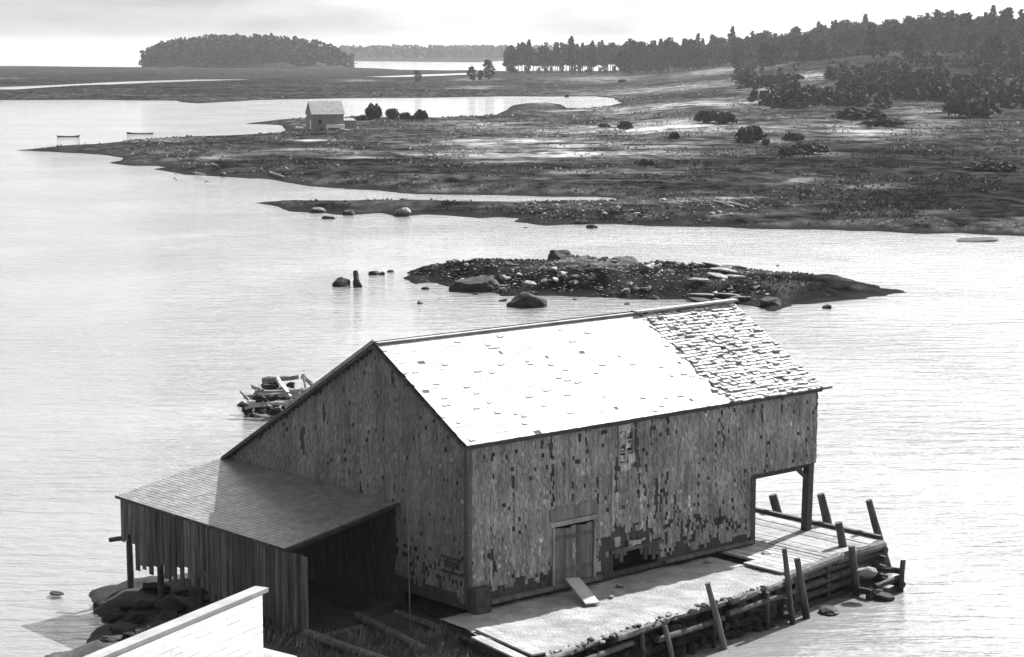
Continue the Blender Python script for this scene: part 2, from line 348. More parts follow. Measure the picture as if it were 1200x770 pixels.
def landz1(x, y):
    """bilinear lookup in the terrain grid"""
    d_ = y*math.cos(PITCH)+CAMH*math.sin(PITCH); py = 385-FPX*(y*math.sin(PITCH)-CAMH*math.cos(PITCH))/d_; px = 600+FPX*x/d_
    j = (px-xs[0])/4.0; i = float(np.interp(py, ys, np.arange(len(ys))))
    j = min(max(j, 0), len(xs)-1.001); i = min(max(i, 0), len(ys)-1.001); i0 = int(i); j0 = int(j); fi = i-i0; fj = j-j0
    return float((Z[i0, j0]*(1-fj)+Z[i0, j0+1]*fj)*(1-fi)+(Z[i0+1, j0]*(1-fj)+Z[i0+1, j0+1]*fj)*fi)
landz = landz1
# sea bed and water
mb = MB(); mb.quad([(-30000, -2000, -1.25), (30000, -2000, -1.25), (30000, 40000, -1.25), (-30000, 40000, -1.25)])
o = mb.build('sea_bed', mat('sea_bed_mud', .1, .2, .1)); o['kind'] = 'structure'
mb = MB(); mb.quad([(-30000, -2000, 0), (30000, -2000, 0), (30000, 40000, 0), (-30000, 40000, 0)])
def water_mat():
    m = bpy.data.materials.new('tidal_water'); m.use_nodes = True; t = m.node_tree; n = t.nodes; k = t.links
    p = n['Principled BSDF']; p.inputs['Base Color'].default_value = (.22, .22, .22, 1); p.inputs['Roughness'].default_value = .07
    p.inputs['IOR'].default_value = 1.36; p.inputs['Specular IOR Level'].default_value = 1.0
    geo = n.new('ShaderNodeNewGeometry')
    def nz(sc, st, d=3, rot=0):
        mp = n.new('ShaderNodeMapping'); mp.inputs['Scale'].default_value = st; mp.inputs['Rotation'].default_value = (0, 0, rot); k.new(geo.outputs['Position'], mp.inputs['Vector'])
        q = n.new('ShaderNodeTexNoise'); q.inputs['Scale'].default_value = sc; q.inputs['Detail'].default_value = d; q.inputs['Roughness'].default_value = .55; q.inputs['Distortion'].default_value = .3
        k.new(mp.outputs[0], q.inputs['Vector']); return q.outputs['Fac']
    a = nz(1.1, (.30, 1.0, 1), 4, R(-14)); b2 = nz(3.4, (.4, 1, 1), 3, R(10)); c = nz(.05, (1, 1, 1), 3)
    gust = n.new('ShaderNodeMapRange'); k.new(c, gust.inputs['Value']); gust.inputs['From Min'].default_value = .38; gust.inputs['From Max'].default_value = .62
    gust.inputs['To Min'].default_value = .45; gust.inputs['To Max'].default_value = 1.0
    s1 = n.new('ShaderNodeMath'); s1.operation = 'MULTIPLY_ADD'; k.new(b2, s1.inputs[0]); s1.inputs[1].default_value = .3; k.new(a, s1.inputs[2])
    s2 = n.new('ShaderNodeMath'); s2.operation = 'MULTIPLY'; k.new(s1.outputs[0], s2.inputs[0]); k.new(gust.outputs[0], s2.inputs[1])
    bp = n.new('ShaderNodeBump'); bp.inputs['Strength'].default_value = 1.0; bp.inputs['Distance'].default_value = .25
    k.new(s2.outputs[0], bp.inputs['Height']); k.new(bp.outputs[0], p.inputs['Normal'])
    return m
o = mb.build('water', water_mat()); o['kind'] = 'structure'

# haze box round the scene
mb = MB(); mb.box((-30500, -2500, -2.5), (30500, 40500, 62))
hm = bpy.data.materials.new('haze'); hm.use_nodes = True; t = hm.node_tree; t.nodes.clear()
pv = t.nodes.new('ShaderNodeVolumePrincipled'); pv.inputs['Color'].default_value = (.92, .92, .92, 1); pv.inputs['Density'].default_value = .000062; pv.inputs['Anisotropy'].default_value = .3
ot = t.nodes.new('ShaderNodeOutputMaterial'); t.links.new(pv.outputs[0], ot.inputs['Volume'])
o = mb.build('haze', hm); o['kind'] = 'stuff'; tag(o, 'thin pale sea haze over the whole bay', 'haze')

# ------------------------------------------------------------------ barn
Z0 = 1.4; WH = 5.93; RZ = 8.2; RA = 3.83; WL = 11.6; LEZ = 3.82; LEN = 14.27; L1 = 11.3
barn = tag(empty('waterside_barn', L(0, 0, 0), PHI), 'large weathered shingled saltbox barn with a bleached roof, standing over the water on the wharf', 'barn')
def shingle_field(mb, O, du, dv, dn, w, h, course, wr, thick, gap=.006, inside=None, midx=None, lift=None, drop=.03, overlap=1.25, bow=0):
    """courses of separate shingles; O corner, du along the course, dv up the slope, dn outwards"""
    O = Vector(O); du = Vector(du); dv = Vector(dv); dn = Vector(dn)
    nrow = int(h/course)+1
    for r in range(nrow):
        v0 = r*course; x = -random.random()*wr[1]
        while x < w:
            ww = random.uniform(*wr); a0 = max(x, 0); a1 = min(x+ww-gap, w); x += ww
            if a1-a0 < .03: continue
            uc = (a0+a1)/2; vc = v0+course/2
            if inside and not inside(uc, vc): continue
            vb = v0-random.random()*drop; vt = min(v0+course*overlap, h)
            if vt-vb < .03: continue
            lf = thick+(lift(uc, vc) if lift else random.random()*.006); sk = random.uniform(-.006, .006)
            P = [O+du*a0+dv*(vb+sk)+dn*.002, O+du*a1+dv*(vb-sk)+dn*.002, O+du*a1+dv*(vb-sk)+dn*(lf+thick), O+du*a0+dv*(vb+sk)+dn*(lf+thick),
                 O+du*a0+dv*vt+dn*.001, O+du*a1+dv*vt+dn*.001, O+du*a1+dv*vt+dn*.006, O+du*a0+dv*vt+dn*.006]
            i = len(mb.v); mb.v += [tuple(p) for p in P]
            mi = midx(uc, vc) if midx else 0
            for q in ((0, 1, 2, 3), (3, 2, 6, 7), (0, 3, 7, 4), (1, 5, 6, 2)): mb.f.append(tuple(i+kk for kk in q)); mb.m.append(mi)
def n2(x, y, s=0): return noise.noise(Vector((x, y, s*13.7)))

# right long wall (faces -w)
def side_inside(u, v):
    z = 1.62+v
    if u > L1 and z < 3.52: return False
    if 3.1 < u < 4.68 and z < 3.17: return False
    if 5.58 < u < 6.2 and 4.56 < z < 5.7: return False
    if 5.45 < u < 7.25 and 1.5 < z < 2.02: return False
    # lost shingles: tall narrow scars on the middle of the wall, wide loss round the hatch
    scar = n2(u*6.5, z*.6, 1)+.18*n2(u*.8, z*.8, 2)
    if 2.2 < u < 9.6 and scar > .56-.10*math.exp(-((u-5.8)/2.5)**2): return False
    if u < 3.2 and z < 3.0 and n2(u*4, z*.7, 3) > .30: return False
    if 4.7 < u < 7.5 and z < 3.0 and (((u-6.0)/1.35)**2+((z-1.9)/.95)**2) < 1+.9*n2(u*2.5, z*2.5, 5) and n2(u*3, z*3, 9) > -.25: return False
    if z < 1.62+.5*(n2(u*1.8, 0, 4)+.35): return False
    return True
def side_mi(u, v):
    z = 1.62+v
    p = .012
    if u < 3.1 and z < 2.9: p = .34 if n2(u*3, z*1.1, 7) > .05 else .04
    if 4.7 < u < 5.6 and 2.9 < z < 4.6: p = .42 if n2(u*4, z*1.5, 2) > -.05 else .05
    if 5.6 < u < 7.6 and 2.5 < z < 3.7: p = .55 if n2(u*2.6, z*3, 6) > .05 else .05
    if 2.6 < u < 5.2 and 3.3 < z < 4.7: p = .20 if n2(u*3, z*1.2, 8) > .1 else .02
    if 7 < u < 8.8 and 2.0 < z < 3.6: p = .16
    if random.random() < p: return 1
    if z < 2.7 and n2(u*1.5, z*2, 12) > .15 and u > 7.5: return 2 if random.random() < .45 else 0
    return 2 if (random.random() < .015 or (n2(u*9, z*.6, 15) > .45 and random.random() < .5)) else 0
mb = MB()
shingle_field(mb, (0, -.035, 1.62), (1, 0, 0), (0, 0, 1), (0, -1, 0), LEN, WH-1.62-.02, .12, (.045, .12), .008, .008, side_inside, side_mi, lift=lambda u, v: random.random()**3*.03)
mb.build('side_wall_shingles', [M['shingle'], M['shingle_pale'], M['shingle_dark']], barn)
# wall core: sheathing boards behind the shingles, with openings
mb = MB()
def core(x0, x1, z0, z1, mi=0): mb.box((x0, -.03, z0), (x1, .10, z1), mi)
core(0, 3.1, 1.35, 5.9); core(3.102, 4.68, 3.19, 5.9); core(4.682, 5.44, 1.35, 5.9); core(5.442, 5.58, 2.04, 5.9); core(5.582, 6.2, 2.04, 4.55); core(5.582, 6.2, 5.71, 5.9)
core(6.202, 7.26, 2.04, 5.9); core(7.262, L1, 1.35, 5.9); core(L1+.002, LEN, 3.5, 5.9); core(5.442, 7.26, 1.35, 1.48)
mb.build('side_wall', M['sheath'], barn)
# scattered surviving bare laths on the stripped zone of the wall
for i in range(36):
    if i < 14: u = random.uniform(4.75, 7.2); z = random.uniform(2.1, 2.9); h = random.uniform(.15, .5)
    else: u = random.uniform(.1, 2.95); z = random.uniform(1.65, 2.3); h = random.uniform(.25, .8)
    mb = MB(); mb.box((u, -.046, z), (u+random.uniform(.04, .10), -.031, z+h), 0); mb.build('lath', M['shingle_pale'], barn)
for bx_ in (((5.33, -.085, 3.3), (5.41, -.05, 4.75)), ((5.36, -.085, 2.85), (5.43, -.05, 3.28))):
    mb = MB(); mb.box(*bx_); mb.build('batten', M['shingle_pale'], barn)
# door with frame and latch
mb = MB()
for k in range(7):
    x = 3.16+k*.209; mb.box((x, -.045+.006*(k % 2), 1.5), (x+.2, -.005+.006*(k % 2), 3.1-.02*(k % 3)), 0)
mb.box((3.2, -.066, 1.8), (4.58, -.046, 1.93)); mb.box((3.2, -.066, 2.75), (4.58, -.046, 2.87))
door = mb.build('door', mat('door_board', .07, .19, 5, (1, 1, .15), island=.35, bump=.5), barn)
mb = MB(); mb.box((3.82, -.07, 2.15), (3.9, -.05, 2.62)); mb.box((3.86, -.10, 2.32), (3.92, -.07, 2.44)); mb.build('latch', M['shingle_pale'], door)
mb = MB(); mb.box((3.06, -.09, 1.45), (3.14, -.03, 3.16)); mb.box((4.64, -.088, 1.45), (4.72, -.03, 3.16)); mb.box((2.98, -.1, 3.165), (4.8, -.03, 3.30)); mb.build('door_frame', M['shingle'], door)
# weathered wide panel above the door
mb = MB()
for k in range(8):
    x = 2.95+k*.225; mb.box((x, -.088, 3.33), (x+.218, -.062, 3.72-.05*random.random()))
mb.build('transom_board', mat('transom_wood', .10, .2, 5, (1, 1, .2), island=.25), barn)
# tall narrow window: frame, rails and broken whitewashed panes
mb = MB(); mb.box((5.58, -.09, 4.56), (5.64, -.0, 5.70)); mb.box((6.14, -.09, 4.56), (6.2, -.0, 5.70)); mb.box((5.642, -.088, 5.62), (6.138, -.0, 5.70)); mb.box((5.642, -.088, 4.56), (6.138, -.0, 4.64))
for z in (4.92, 5.26): mb.box((5.642, -.085, z), (6.138, -.01, z+.05))
mb.box((5.87, -.083, 4.642), (5.91, -.012, 5.618))
win = mb.build('window', M['shingle'], barn)
mb = MB()
for z0, z1, d0 in ((4.66, 4.90, .0), (4.99, 5.24, .02), (5.33, 5.60, .0)):
    mb.box((5.65, -.05, z0), (5.86, -.04, z1-.03-.04*random.random())); mb.box((5.92, -.05, z0+.05*random.random()), (6.13, -.04, z1))
mb.build('pane', mat('whitened_pane', .05, .55, 5, contrast=(.46, .54)), win)
for x0, z0, x1, z1 in ((5.56, 5.55, 6.02, 5.74), (5.60, 5.16, 5.80, 5.36), (5.95, 4.60, 6.22, 4.86), (5.66, 4.40, 6.05, 4.58)):
    mb = MB(); mb.beam((x0, -.10, (z0+z1)/2), (x1, -.105, (z0+z1)/2+.03), .02, z1-z0); mb.build('patch_board', M['shingle_pale'], win)
mb = MB(); mb.box((6.23, -.07, 4.45), (6.33, -.037, 5.75)); mb.box((6.36, -.06, 4.3), (6.41, -.037, 5.3)); mb.build('window_scar', M['shingle_dark'], win)
# low hatch: dark recess with lintel and a broken leaf
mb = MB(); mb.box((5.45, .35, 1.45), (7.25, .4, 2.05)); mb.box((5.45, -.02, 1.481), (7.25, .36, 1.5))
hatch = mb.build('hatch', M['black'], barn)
for x_, h_ in ((5.5, .16), (5.68, .30), (5.84, .12), (6.5, .2), (6.66, .38), (6.83, .26), (7.0, .42), (7.14, .3)):
    mb = MB(); mb.box((x_, -.06-.01*(h_ > .25), 2.03-h_), (x_+.13, -.035, 2.06)); mb.build('hanging_board', M['board'], hatch)
mb = MB(); mb.beam((5.3, -.08, 2.08), (7.4, -.08, 2.1), .1, .1); mb.build('lintel', M['board'], hatch)
mb = MB(); mb.beam((5.95, -.10, 2.12), (6.65, -.10, 2.30), .05, .05); mb.beam((6.0, -.10, 2.27), (6.5, -.10, 2.22), .04, .12); mb.build('broken_board', M['shingle_pale'], hatch)
# foundation skirt and sill
mb = MB()
x = .62
while x < L1-.1:
    w2 = random.uniform(.3, .7); mb.box((x, .0+random.uniform(-.05, .03), .6), (min(x+w2+.004, L1), .16, 1.345)); x += w2
mb.build('foundation_stone', M['rock_dark'], barn)
mb = MB(); mb.beam((.72, -.13, 1.46), (4.9, -.13, 1.44), .14, .10); mb.build('sill', M['log'], barn)
mb = MB(); mb.beam((7.5, -.12, 1.46), (L1, -.12, 1.47), .12, .08); mb.build('sill', M['log'], barn)
# dark crate-like footing at the near corner
mb = MB(); mb.box((.02, -.34, .7), (.56, -.04, 1.9)); mb.box((.0, -.36, 1.9), (.6, -.03, 1.96)); mb.build('corner_footing', M['under'], barn)

# gable wall facing the camera side (faces -u): polygon in (w, z)
def gtop(w): return RZ-(RZ-WH)/RA*(RA-w) if w < RA else RZ-(RZ-LEZ)/(WL-RA)*(w-RA)
mb = MB()
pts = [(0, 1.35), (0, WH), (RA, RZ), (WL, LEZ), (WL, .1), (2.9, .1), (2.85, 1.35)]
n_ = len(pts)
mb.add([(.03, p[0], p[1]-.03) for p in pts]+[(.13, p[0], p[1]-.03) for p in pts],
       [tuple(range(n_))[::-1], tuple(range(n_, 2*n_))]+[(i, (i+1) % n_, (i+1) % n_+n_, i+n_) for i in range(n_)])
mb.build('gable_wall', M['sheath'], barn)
def g_in(u, v):
    w = WL-u; z = 1.5+v
    if z > gtop(w)-.10 or w < .02: return False
    if w > 3.12 and z < 3.62: return False  # no shingles inside the lean-to: the dark sheathing colour stands in for deep shade
    if .28 < w < 1.0 and 2.3 < z < 2.62: return False
    if z < 1.7+.4*n2(w*2, 0, 3) : return False
    return n2(w*3, z*.7, 31) < .60
def g_mi(u, v):
    w = WL-u; z = 1.5+v
    return 1 if random.random() < .006 else (2 if (random.random() < .02 or (z < 2.9 and n2(w, z, 41) > .12 and random.random() < .2)) else 0)
mb = MB()
shingle_field(mb, (.025, WL, 1.5), (0, -1, 0), (0, 0, 1), (-1, 0, 0), WL, RZ-1.5, .12, (.045, .12), .008, .007, g_in, g_mi, lift=lambda u, v: random.random()**3*.02)
mb.build('gable_shingles', [M['gable'], M['shingle_pale'], M['shingle_dark']], barn)
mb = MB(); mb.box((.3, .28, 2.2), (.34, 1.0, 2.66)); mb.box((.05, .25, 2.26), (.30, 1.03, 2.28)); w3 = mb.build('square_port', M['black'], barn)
mb = MB(); mb.beam((-.03, .22, 2.26), (-.03, 1.06, 2.26), .05, .06); mb.build('port_rail', M['under'], w3)
mb = MB(); mb.beam((-.03, .22, 2.66), (-.03, 1.06, 2.66), .05, .05); mb.build('port_rail', M['under'], w3)
mb = MB(); mb.box((-.03, -.075, 1.5), (.012, .09, WH-.03)); mb.box((.014, -.075, 1.5), (.12, -.038, WH-.03)); mb.build('corner_board', M['board'], barn)
# far end wall, left wall and inner end at L1
mb = MB()
for a in (LEN-.12, ):
    zb = 3.5
    pp = [(0.12, zb), (0.12, WH-.08), (RA, RZ-.06), (WL-.1, LEZ-.05), (WL-.1, zb)]
    k_ = len(pp); mb.add([(a, p[0], p[1]) for p in pp]+[(a+.1, p[0], p[1]) for p in pp], [tuple(range(k_))[::-1], tuple(range(k_, 2*k_))]+[(i, (i+1) % k_, (i+1) % k_+k_, i+k_) for i in range(k_)])
mb.box((L1-.06, .13, 1.3), (L1+.02, WL-.15, 3.5)); mb.box((.15, WL-.12, 1.9), (LEN-.15, WL-.02, LEZ-.08))
mb.build('end_wall', M['board'], barn)
mb = MB(); mb.box((L1+.03, .14, 3.38), (LEN-.14, WL-.14, 3.49))
for k in range(8): mb.beam((L1+.1, .5+k*1.5, 3.30), (LEN-.1, .5+k*1.5, 3.30), .12, .15)
mb.build('loft_floor', M['under'], barn)
# posts of the overhang
for b0 in (.14, 5.2, 10.6):
    mb = MB(); mb.beam((14.05, b0, 1.30), (14.12, b0, 3.52), .24, .24, up=(0, 1, 0)); po = mb.build('post', M['under'], barn)
    mb = MB(); mb.beam((14.08, b0, 3.0), (13.45, b0, 3.48), .12, .12, up=(0, 1, 0)); mb.build('brace', M['under'], po)
mb = MB(); mb.beam((L1+.04, -.02, 1.3), (L1+.04, -.02, 3.5), .2, .1, up=(0, 1, 0)); mb.build('door_post', M['under'], barn)
# piers of the barn over the water
for a, b0 in ((3, 11.2), (7, 11.2), (11, 11.2), (.4, 11.3), (.3, 8.8), (13.9, 8)):
    mb = MB(); mb.log((a, b0, -1.2), (a, b0, 2.0), .16, .14, seed=a); mb.build('pier', M['pile'], barn)
mb = MB(); mb.box((.2, .2, 1.25), (L1-.1, WL-.2, 1.38)); mb.build('floor', M['under'], barn)

# roof: two slopes of deck plus shingles, overhanging eaves
roof = MB(); OH = .13
dS = Vector((0, -RA, WH-RZ)).normalized()      # down the right slope
nS = Vector((0, -(RZ-WH), RA)).normalized()*1.0
SLr = math.hypot(RA, RZ-WH)+.16
def slopebox(mb, a0, a1, top, d, length, nrm, th, mi=0):
    top = Vector(top); P = []
    for off in (0, th):
        for (aa, tt) in ((a0, length), (a1, length), (a1, 0), (a0, 0)):
            P.append(Vector((aa, 0, 0))+top+d*tt+nrm*off)
    mb.hexa(P, mi)
SAG = .0
slopebox(roof, -OH, LEN+OH, (0, RA, RZ), dS, SLr, nS, .06)
dL = Vector((0, WL-RA, LEZ-RZ)).normalized(); nL = Vector((0, RZ-LEZ, WL-RA)).normalized(); SLl = math.hypot(WL-RA, RZ-LEZ)+.15
P = []
for off in (0, .06):
    for (aa, tt) in ((LEN+OH, SLl), (-OH, SLl), (-OH, 0), (LEN+OH, 0)): P.append(Vector((aa, RA, RZ))+dL*tt+nL*off)
roof.hexa(P)
rf = roof.build('roof', M['under'], barn)
mb = MB(); A1 = 10.25
Oc = Vector((0, RA, RZ))+dS*SLr+nS*.061
shingle_field(mb, Oc+Vector((-OH-.02, 0, 0)), (1, 0, 0), -dS, nS, A1+OH+.25, SLr-.02, .15, (.10, .26), .005, .005, lambda u, v: n2(u*7, v*7, 51) < .72 and u < A1+OH-.12+.3*n2(v*2.3, 0, 57)+.1*random.random() and random.random() > .002, None, lift=lambda u, v: random.random()**2*.006+(.018 if random.random() < .03 else 0), drop=.012, overlap=1.1)
mb.build('roof_shingles', M['roof'], rf)
mb = MB(); q_ = [Oc+Vector((A1+.05, 0, 0))+nS*.002, Oc+Vector((LEN+OH, 0, 0))+nS*.002, Oc+Vector((LEN+OH, 0, 0))-dS*(SLr-.02)+nS*.002, Oc+Vector((A1+.05, 0, 0))-dS*(SLr-.02)+nS*.002]; mb.quad(q_); mb.build('roof_boards', mat('greyed_roof_board', .10, .26, 3), rf)
mb = MB()
def rr_mi(u, v): return 1 if random.random() < .02 else 0
shingle_field(mb, Oc+Vector((A1-.35, 0, 0)), (1, 0, 0), -dS, nS, LEN+OH-A1+.35, SLr-.03, .15, (.10, .30), .014, .014, lambda u, v: n2(u*3, v*4, 52) < .52 and random.random() > .03 and u > .22+.3*n2(v*2.3, 0, 57)+.1*random.random(), rr_mi, lift=lambda u, v: .003+random.random()**3*.06, drop=.045, overlap=1.05)
mb.build('curled_shingles', [M['roof_rough'], M['shingle_dark']], rf)
mb = MB()
shingle_field(mb, Vector((-OH, RA, RZ))+dL*SLl+nL*.061, (1, 0, 0), -dL, nL, LEN+2*OH, SLl-.05, .15, (.12, .26), .008, .004)
mb.build('rear_shingles', M['roof_lean'], rf)
mb = MB(); mb.beam((-OH, RA-.10, RZ+.055), (9.9, RA-.10, RZ+.055), .16, .03); mb.beam((9.92, RA-.12, RZ+.085), (LEN+OH+.1, RA-.12, RZ+.105), .26, .06); mb.build('ridge_board', M['roof'], rf)
mb = MB(); mb.beam((-OH-.02, RA+.02, RZ+.06), (9.9, RA+.02, RZ+.075), .05, .05); mb.beam((9.9, RA-.0, RZ+.07), (LEN+OH+.1, RA+.02, RZ+.09), .05, .09); mb.build('ridge_cap', M['shingle_dark'], rf)
mb = MB()
mb.beam(Vector((-OH-.025, RA, RZ-.05)), Vector((-OH-.025, RA, RZ-.05))+dS*SLr, .04, .15, up=(1, 0, 0))
mb.beam(Vector((-OH-.025, RA, RZ-.05)), Vector((-OH-.025, RA, RZ-.05))+dL*SLl, .04, .17, up=(1, 0, 0))
mb.build('rake_board', M['board'], rf)
mb = MB(); mb.beam(Vector((-OH-.01, RA, RZ-.0))+nL*.10, Vector((-OH-.01, RA, RZ))+nL*.10+dL*(SLl*.55), .10, .05, up=(1, 0, 0)); mb.build('rake_cap', M['trim'], rf)
e0 = Vector((0, RA, RZ))+dS*SLr
mb = MB(); mb.beam((-OH, e0.y+.03, e0.z-.03), (LEN+OH, e0.y+.03, e0.z-.03), .03, .09); mb.build('fascia', M['under'], rf)
mb = MB(); mb.beam((LEN+.0, e0.y-.02, e0.z+.02), (LEN+.5, e0.y-.04, e0.z+.03), .07, .05); mb.build('eave_stub', M['under'], rf)
mb = MB(); mb.beam((A1-.15, e0.y-.02, e0.z+.06), (A1+.05, e0.y-.02, e0.z+.10), .06, .03); mb.build('eave_stub', M['under'], rf)

# lean-to in front of the gable (a from -3.77 to 0, b from 3.05 to 11.6)
DS, LB0, LB1, LZH, LZL = 3.77, 3.05, 11.62, 3.80, 3.12
mb = MB()
dR = Vector((-DS-.12, 0, LZL-LZH-.02)); ln = dR.length; dR = dR/ln; nR = Vector((-(LZH-LZL), 0, DS)).normalized()
P = []
for off in (-.06, 0):
    for (bb, tt) in ((LB1+.12, 0), (LB1+.12, ln), (LB0-.1, ln), (LB0-.1, 0)): P.append(Vector((-.005, bb, LZH))+dR*tt+nR*off)
mb.hexa(P[:4]+P[4:])
lean = mb.build('lean_to', M['under'], barn)
mb = MB()
shingle_field(mb, Vector((-.01, LB1+.12, LZH))+dR*ln+nR*.002, (0, -1, 0), -dR, nR, LB1-LB0+.22, ln-.01, .14, (.10, .24), .006, .004)
mb.build('lean_to_shingles', M['roof_lean'], lean)
mb = MB(); mb.beam(Vector((-.02, LB0-.12, LZH+.0)), Vector((-.02, LB0-.12, LZH+.0))+dR*(ln+.02), .04, .11, up=(0, 1, 0)); mb.beam(Vector((0, LB0-.11, LZH-.0))+dR*(ln+.02), Vector((0, LB1+.12, LZH))+dR*(ln+.02), .03, .08); mb.build('lean_to_edge', M['under'], lean)
mb = MB(); bb = LB1
while bb > 2.15:
    w2 = random.uniform(.13, .24); k = (LB1-bb)/(LB1-LB0)
    if bb > 7.0: zb = 1.0+.35*random.random()+(.35 if random.random() < .3 else 0)+.5*(bb > 11)
    elif bb > 4.4: zb = .75+.4*random.random()
    else: zb = .55
    zt = LZL-.05 if bb > LB0-.05 else LZL-.09
    off = random.uniform(-.015, .015)
    if bb > LB0 or True:
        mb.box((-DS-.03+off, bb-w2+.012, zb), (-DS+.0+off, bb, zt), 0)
    bb -= w2
mb.build('lean_to_wall', M['board'], lean)
mb = MB()
for k in range(10):
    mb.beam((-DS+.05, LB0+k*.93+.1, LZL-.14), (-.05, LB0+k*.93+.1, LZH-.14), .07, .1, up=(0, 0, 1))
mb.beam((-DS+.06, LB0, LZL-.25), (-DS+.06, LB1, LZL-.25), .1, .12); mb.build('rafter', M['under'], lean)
for bq in (11.45, 9.75, 7.55, 5.0, 3.1):
    mb = MB(); mb.log((-DS+.14, bq, -.4), (-DS+.14, bq, LZL-.3), .11, .09, seed=bq); mb.build('lean_to_post', M['under'], lean)
mb = MB(); mb.log((-DS-.25, 11.95, 1.75), (-DS+.1, 11.5, 1.85), .07, .08, seed=3); mb.build('jutting_pole', M['under'], lean)
mb = MB(); mb.box((-DS+.2, 3.2, .72), (.0, 7.2, .80)); mb.build('lean_to_floor', M['under'], lean)

# ------------------------------------------------------------------ rocks
def rock_mesh(name, seed, m, sub=2, flat=.7, soft=0):
    bm = bmesh.new(); bmesh.ops.create_icosphere(bm, subdivisions=sub, radius=1)
    rnd = random.Random(seed)
    planes = [(Vector((rnd.gauss(0, 1), rnd.gauss(0, 1), rnd.gauss(0, .8))).normalized(), rnd.uniform(.42+.16*soft, .78+.1*soft)) for _ in range(13-3*soft)]
    for v in bm.verts:
        p = v.co.copy()
        for nn, dd in planes:
            s_ = p.dot(nn)
            if s_ > dd: p -= nn*(s_-dd)*.97
        p *= 1+.10*noise.noise(p*2.6+Vector((seed*3.1, 0, 0)))+soft*(.10*noise.noise(p*1.3+Vector((seed, 5, 0)))+.05*noise.noise(p*6+Vector((seed, 0, 0))))
        p.z *= flat; v.co = p
    me = bpy.data.meshes.new(name); bm.to_mesh(me); bm.free(); me.materials.append(m); return me
PEB = [rock_mesh('cobble', i+60, M['rubble'], 1, .6) for i in range(4)]
ROCKS = [rock_mesh('stone', i, M['rubble'], 2, .62) for i in range(7)]
BOULD = [rock_mesh('boulder', i+20, M['rock'], 4, .8, 1) for i in range(3)]
BOULD_D = [rock_mesh('boulder', i+30, M['rock_dark'], 4, .8, 1) for i in range(3)]
def put_rock(name, me, loc, s, label, cat='rock', group=None, rot=None):
    o = bpy.data.objects.new(name, me); COL.objects.link(o); o.location = loc; o.scale = s if isinstance(s, (tuple, list)) else (s, s, s)
    o.rotation_euler = rot or (0, 0, random.random()*6.28); return tag(o, label, cat, group)

def at_b(px, py, b0):
    r = ray(px, py); C = Vector((-KX, -KY, CAMH)); t = (b0-C.dot(W))/r.dot(W); return Vector((0, 0, CAMH))+r*t
# ------------------------------------------------------------------ wharf (gravel-topped stone quay in front of the long wall)
wharf = tag(empty('stone_wharf', L(0, 0, 0), PHI), 'long pale gravel wharf with a dark stone face running along the barn', 'wharf')
edge = [(-1.75, -4.45), (-.6, -4.2), (1.18, -3.90), (3.55, -3.68), (6.86, -3.44), (9.35, -3.22)]
def edge_b(a):
    for (a0, b0), (a1, b1) in zip(edge, edge[1:]):
        if a <= a1: return b0+(b1-b0)*(a-a0)/(a1-a0)
    return edge[-1][1]
mb = MB(); na, nb = 90, 26; a_ = np.linspace(-.95, 9.5, na)
for i, a in enumerate(a_):
    for j in range(nb):
        tq = j/(nb-1); e_ = edge_b(a)-.05
        a2 = a-(.55*(1-abs(2*tq-.9)) if i == 0 else 0)*tq
        bq = .06+(e_-.06)*tq
        z = 1.27+.035*n2(a*1.3, bq*1.3, 61)-.05*(tq > .97)+.03*n2(a*5, bq*5, 62)
        if j == nb-1: bq += .10*n2(a*2.2, 0, 63); z -= .05
        mb.v.append((a2, bq, z))
for i in range(na-1):
    for j in range(nb-1):
        p = i*nb+j; mb.f.append((p, p+1, p+1+nb, p+nb)); mb.m.append(0)
mb.build('wharf_surface', M['gravel'], wharf, smooth=True)
mb = MB()   # rubble face
rnd = random.Random(3)
for row in range(5):
    a = -1.6
    while a < 9.6:
        s_ = rnd.uniform(.16, .36); me_ = ROCKS[rnd.randrange(7)]
        Mx = Matrix.Translation((a, edge_b(a)+.10+.05*row-rnd.random()*.2-(.35*rnd.random() if row == 0 else 0), -.15+row*.29+rnd.uniform(-.05, .05))) @ Matrix.Rotation(rnd.random()*6, 4, 'Z') @ Matrix.Diagonal((s_*1.3, s_, s_*.95, 1))
        mb.add([Mx @ v.co for v in me_.vertices], [tuple(p.vertices) for p in me_.polygons]); a += s_*1.5
mb.build('stone_face', M['rock_dark'], wharf)
mb = MB(); mb.box((-.9, -3.2, -.8), (9.4, -.2, 1.16)); mb.build('wharf_core', M['under'], wharf)
mb = MB()
for (a0, a1, r_, o0, o1) in ((-1.4, 1.2, .09, -.04, .05), (1.7, 3.9, .11, -.1, -.02), (4.3, 6.3, .08, .04, -.08), (6.6, 8.0, .11, -.03, .02), (8.2, 9.5, .09, .03, -.04)):
    mb.log((a0, edge_b(a0)-.04+o0, 1.13+o1*.5), (a1, edge_b(a1)-.03+o1, 1.13+o0*.5), r_, r_*.85, seed=a0, rough=.45)
mb.build('edge_log', M['log'], wharf)
mb = MB(); rnd = random.Random(15)      # ragged lip of cobbles along the quay edge
for i in range(240):
    a = rnd.uniform(-1.4, 9.4); s_ = rnd.uniform(.04, .15); me_ = PEB[rnd.randrange(4)]
    Mx = Matrix.Translation((a, edge_b(a)+rnd.gauss(.05, .10), 1.2+rnd.uniform(-.1, .04))) @ Matrix.Rotation(rnd.random()*6, 4, 'Z') @ Matrix.Diagonal((s_*1.3, s_, s_*.9, 1)); mb.add([Mx @ v.co for v in me_.vertices], [tuple(p.vertices) for p in me_.polygons])
tag(mb.build('edge_cobbles', M['rubble'], wharf), kind='stuff')
mb = MB()
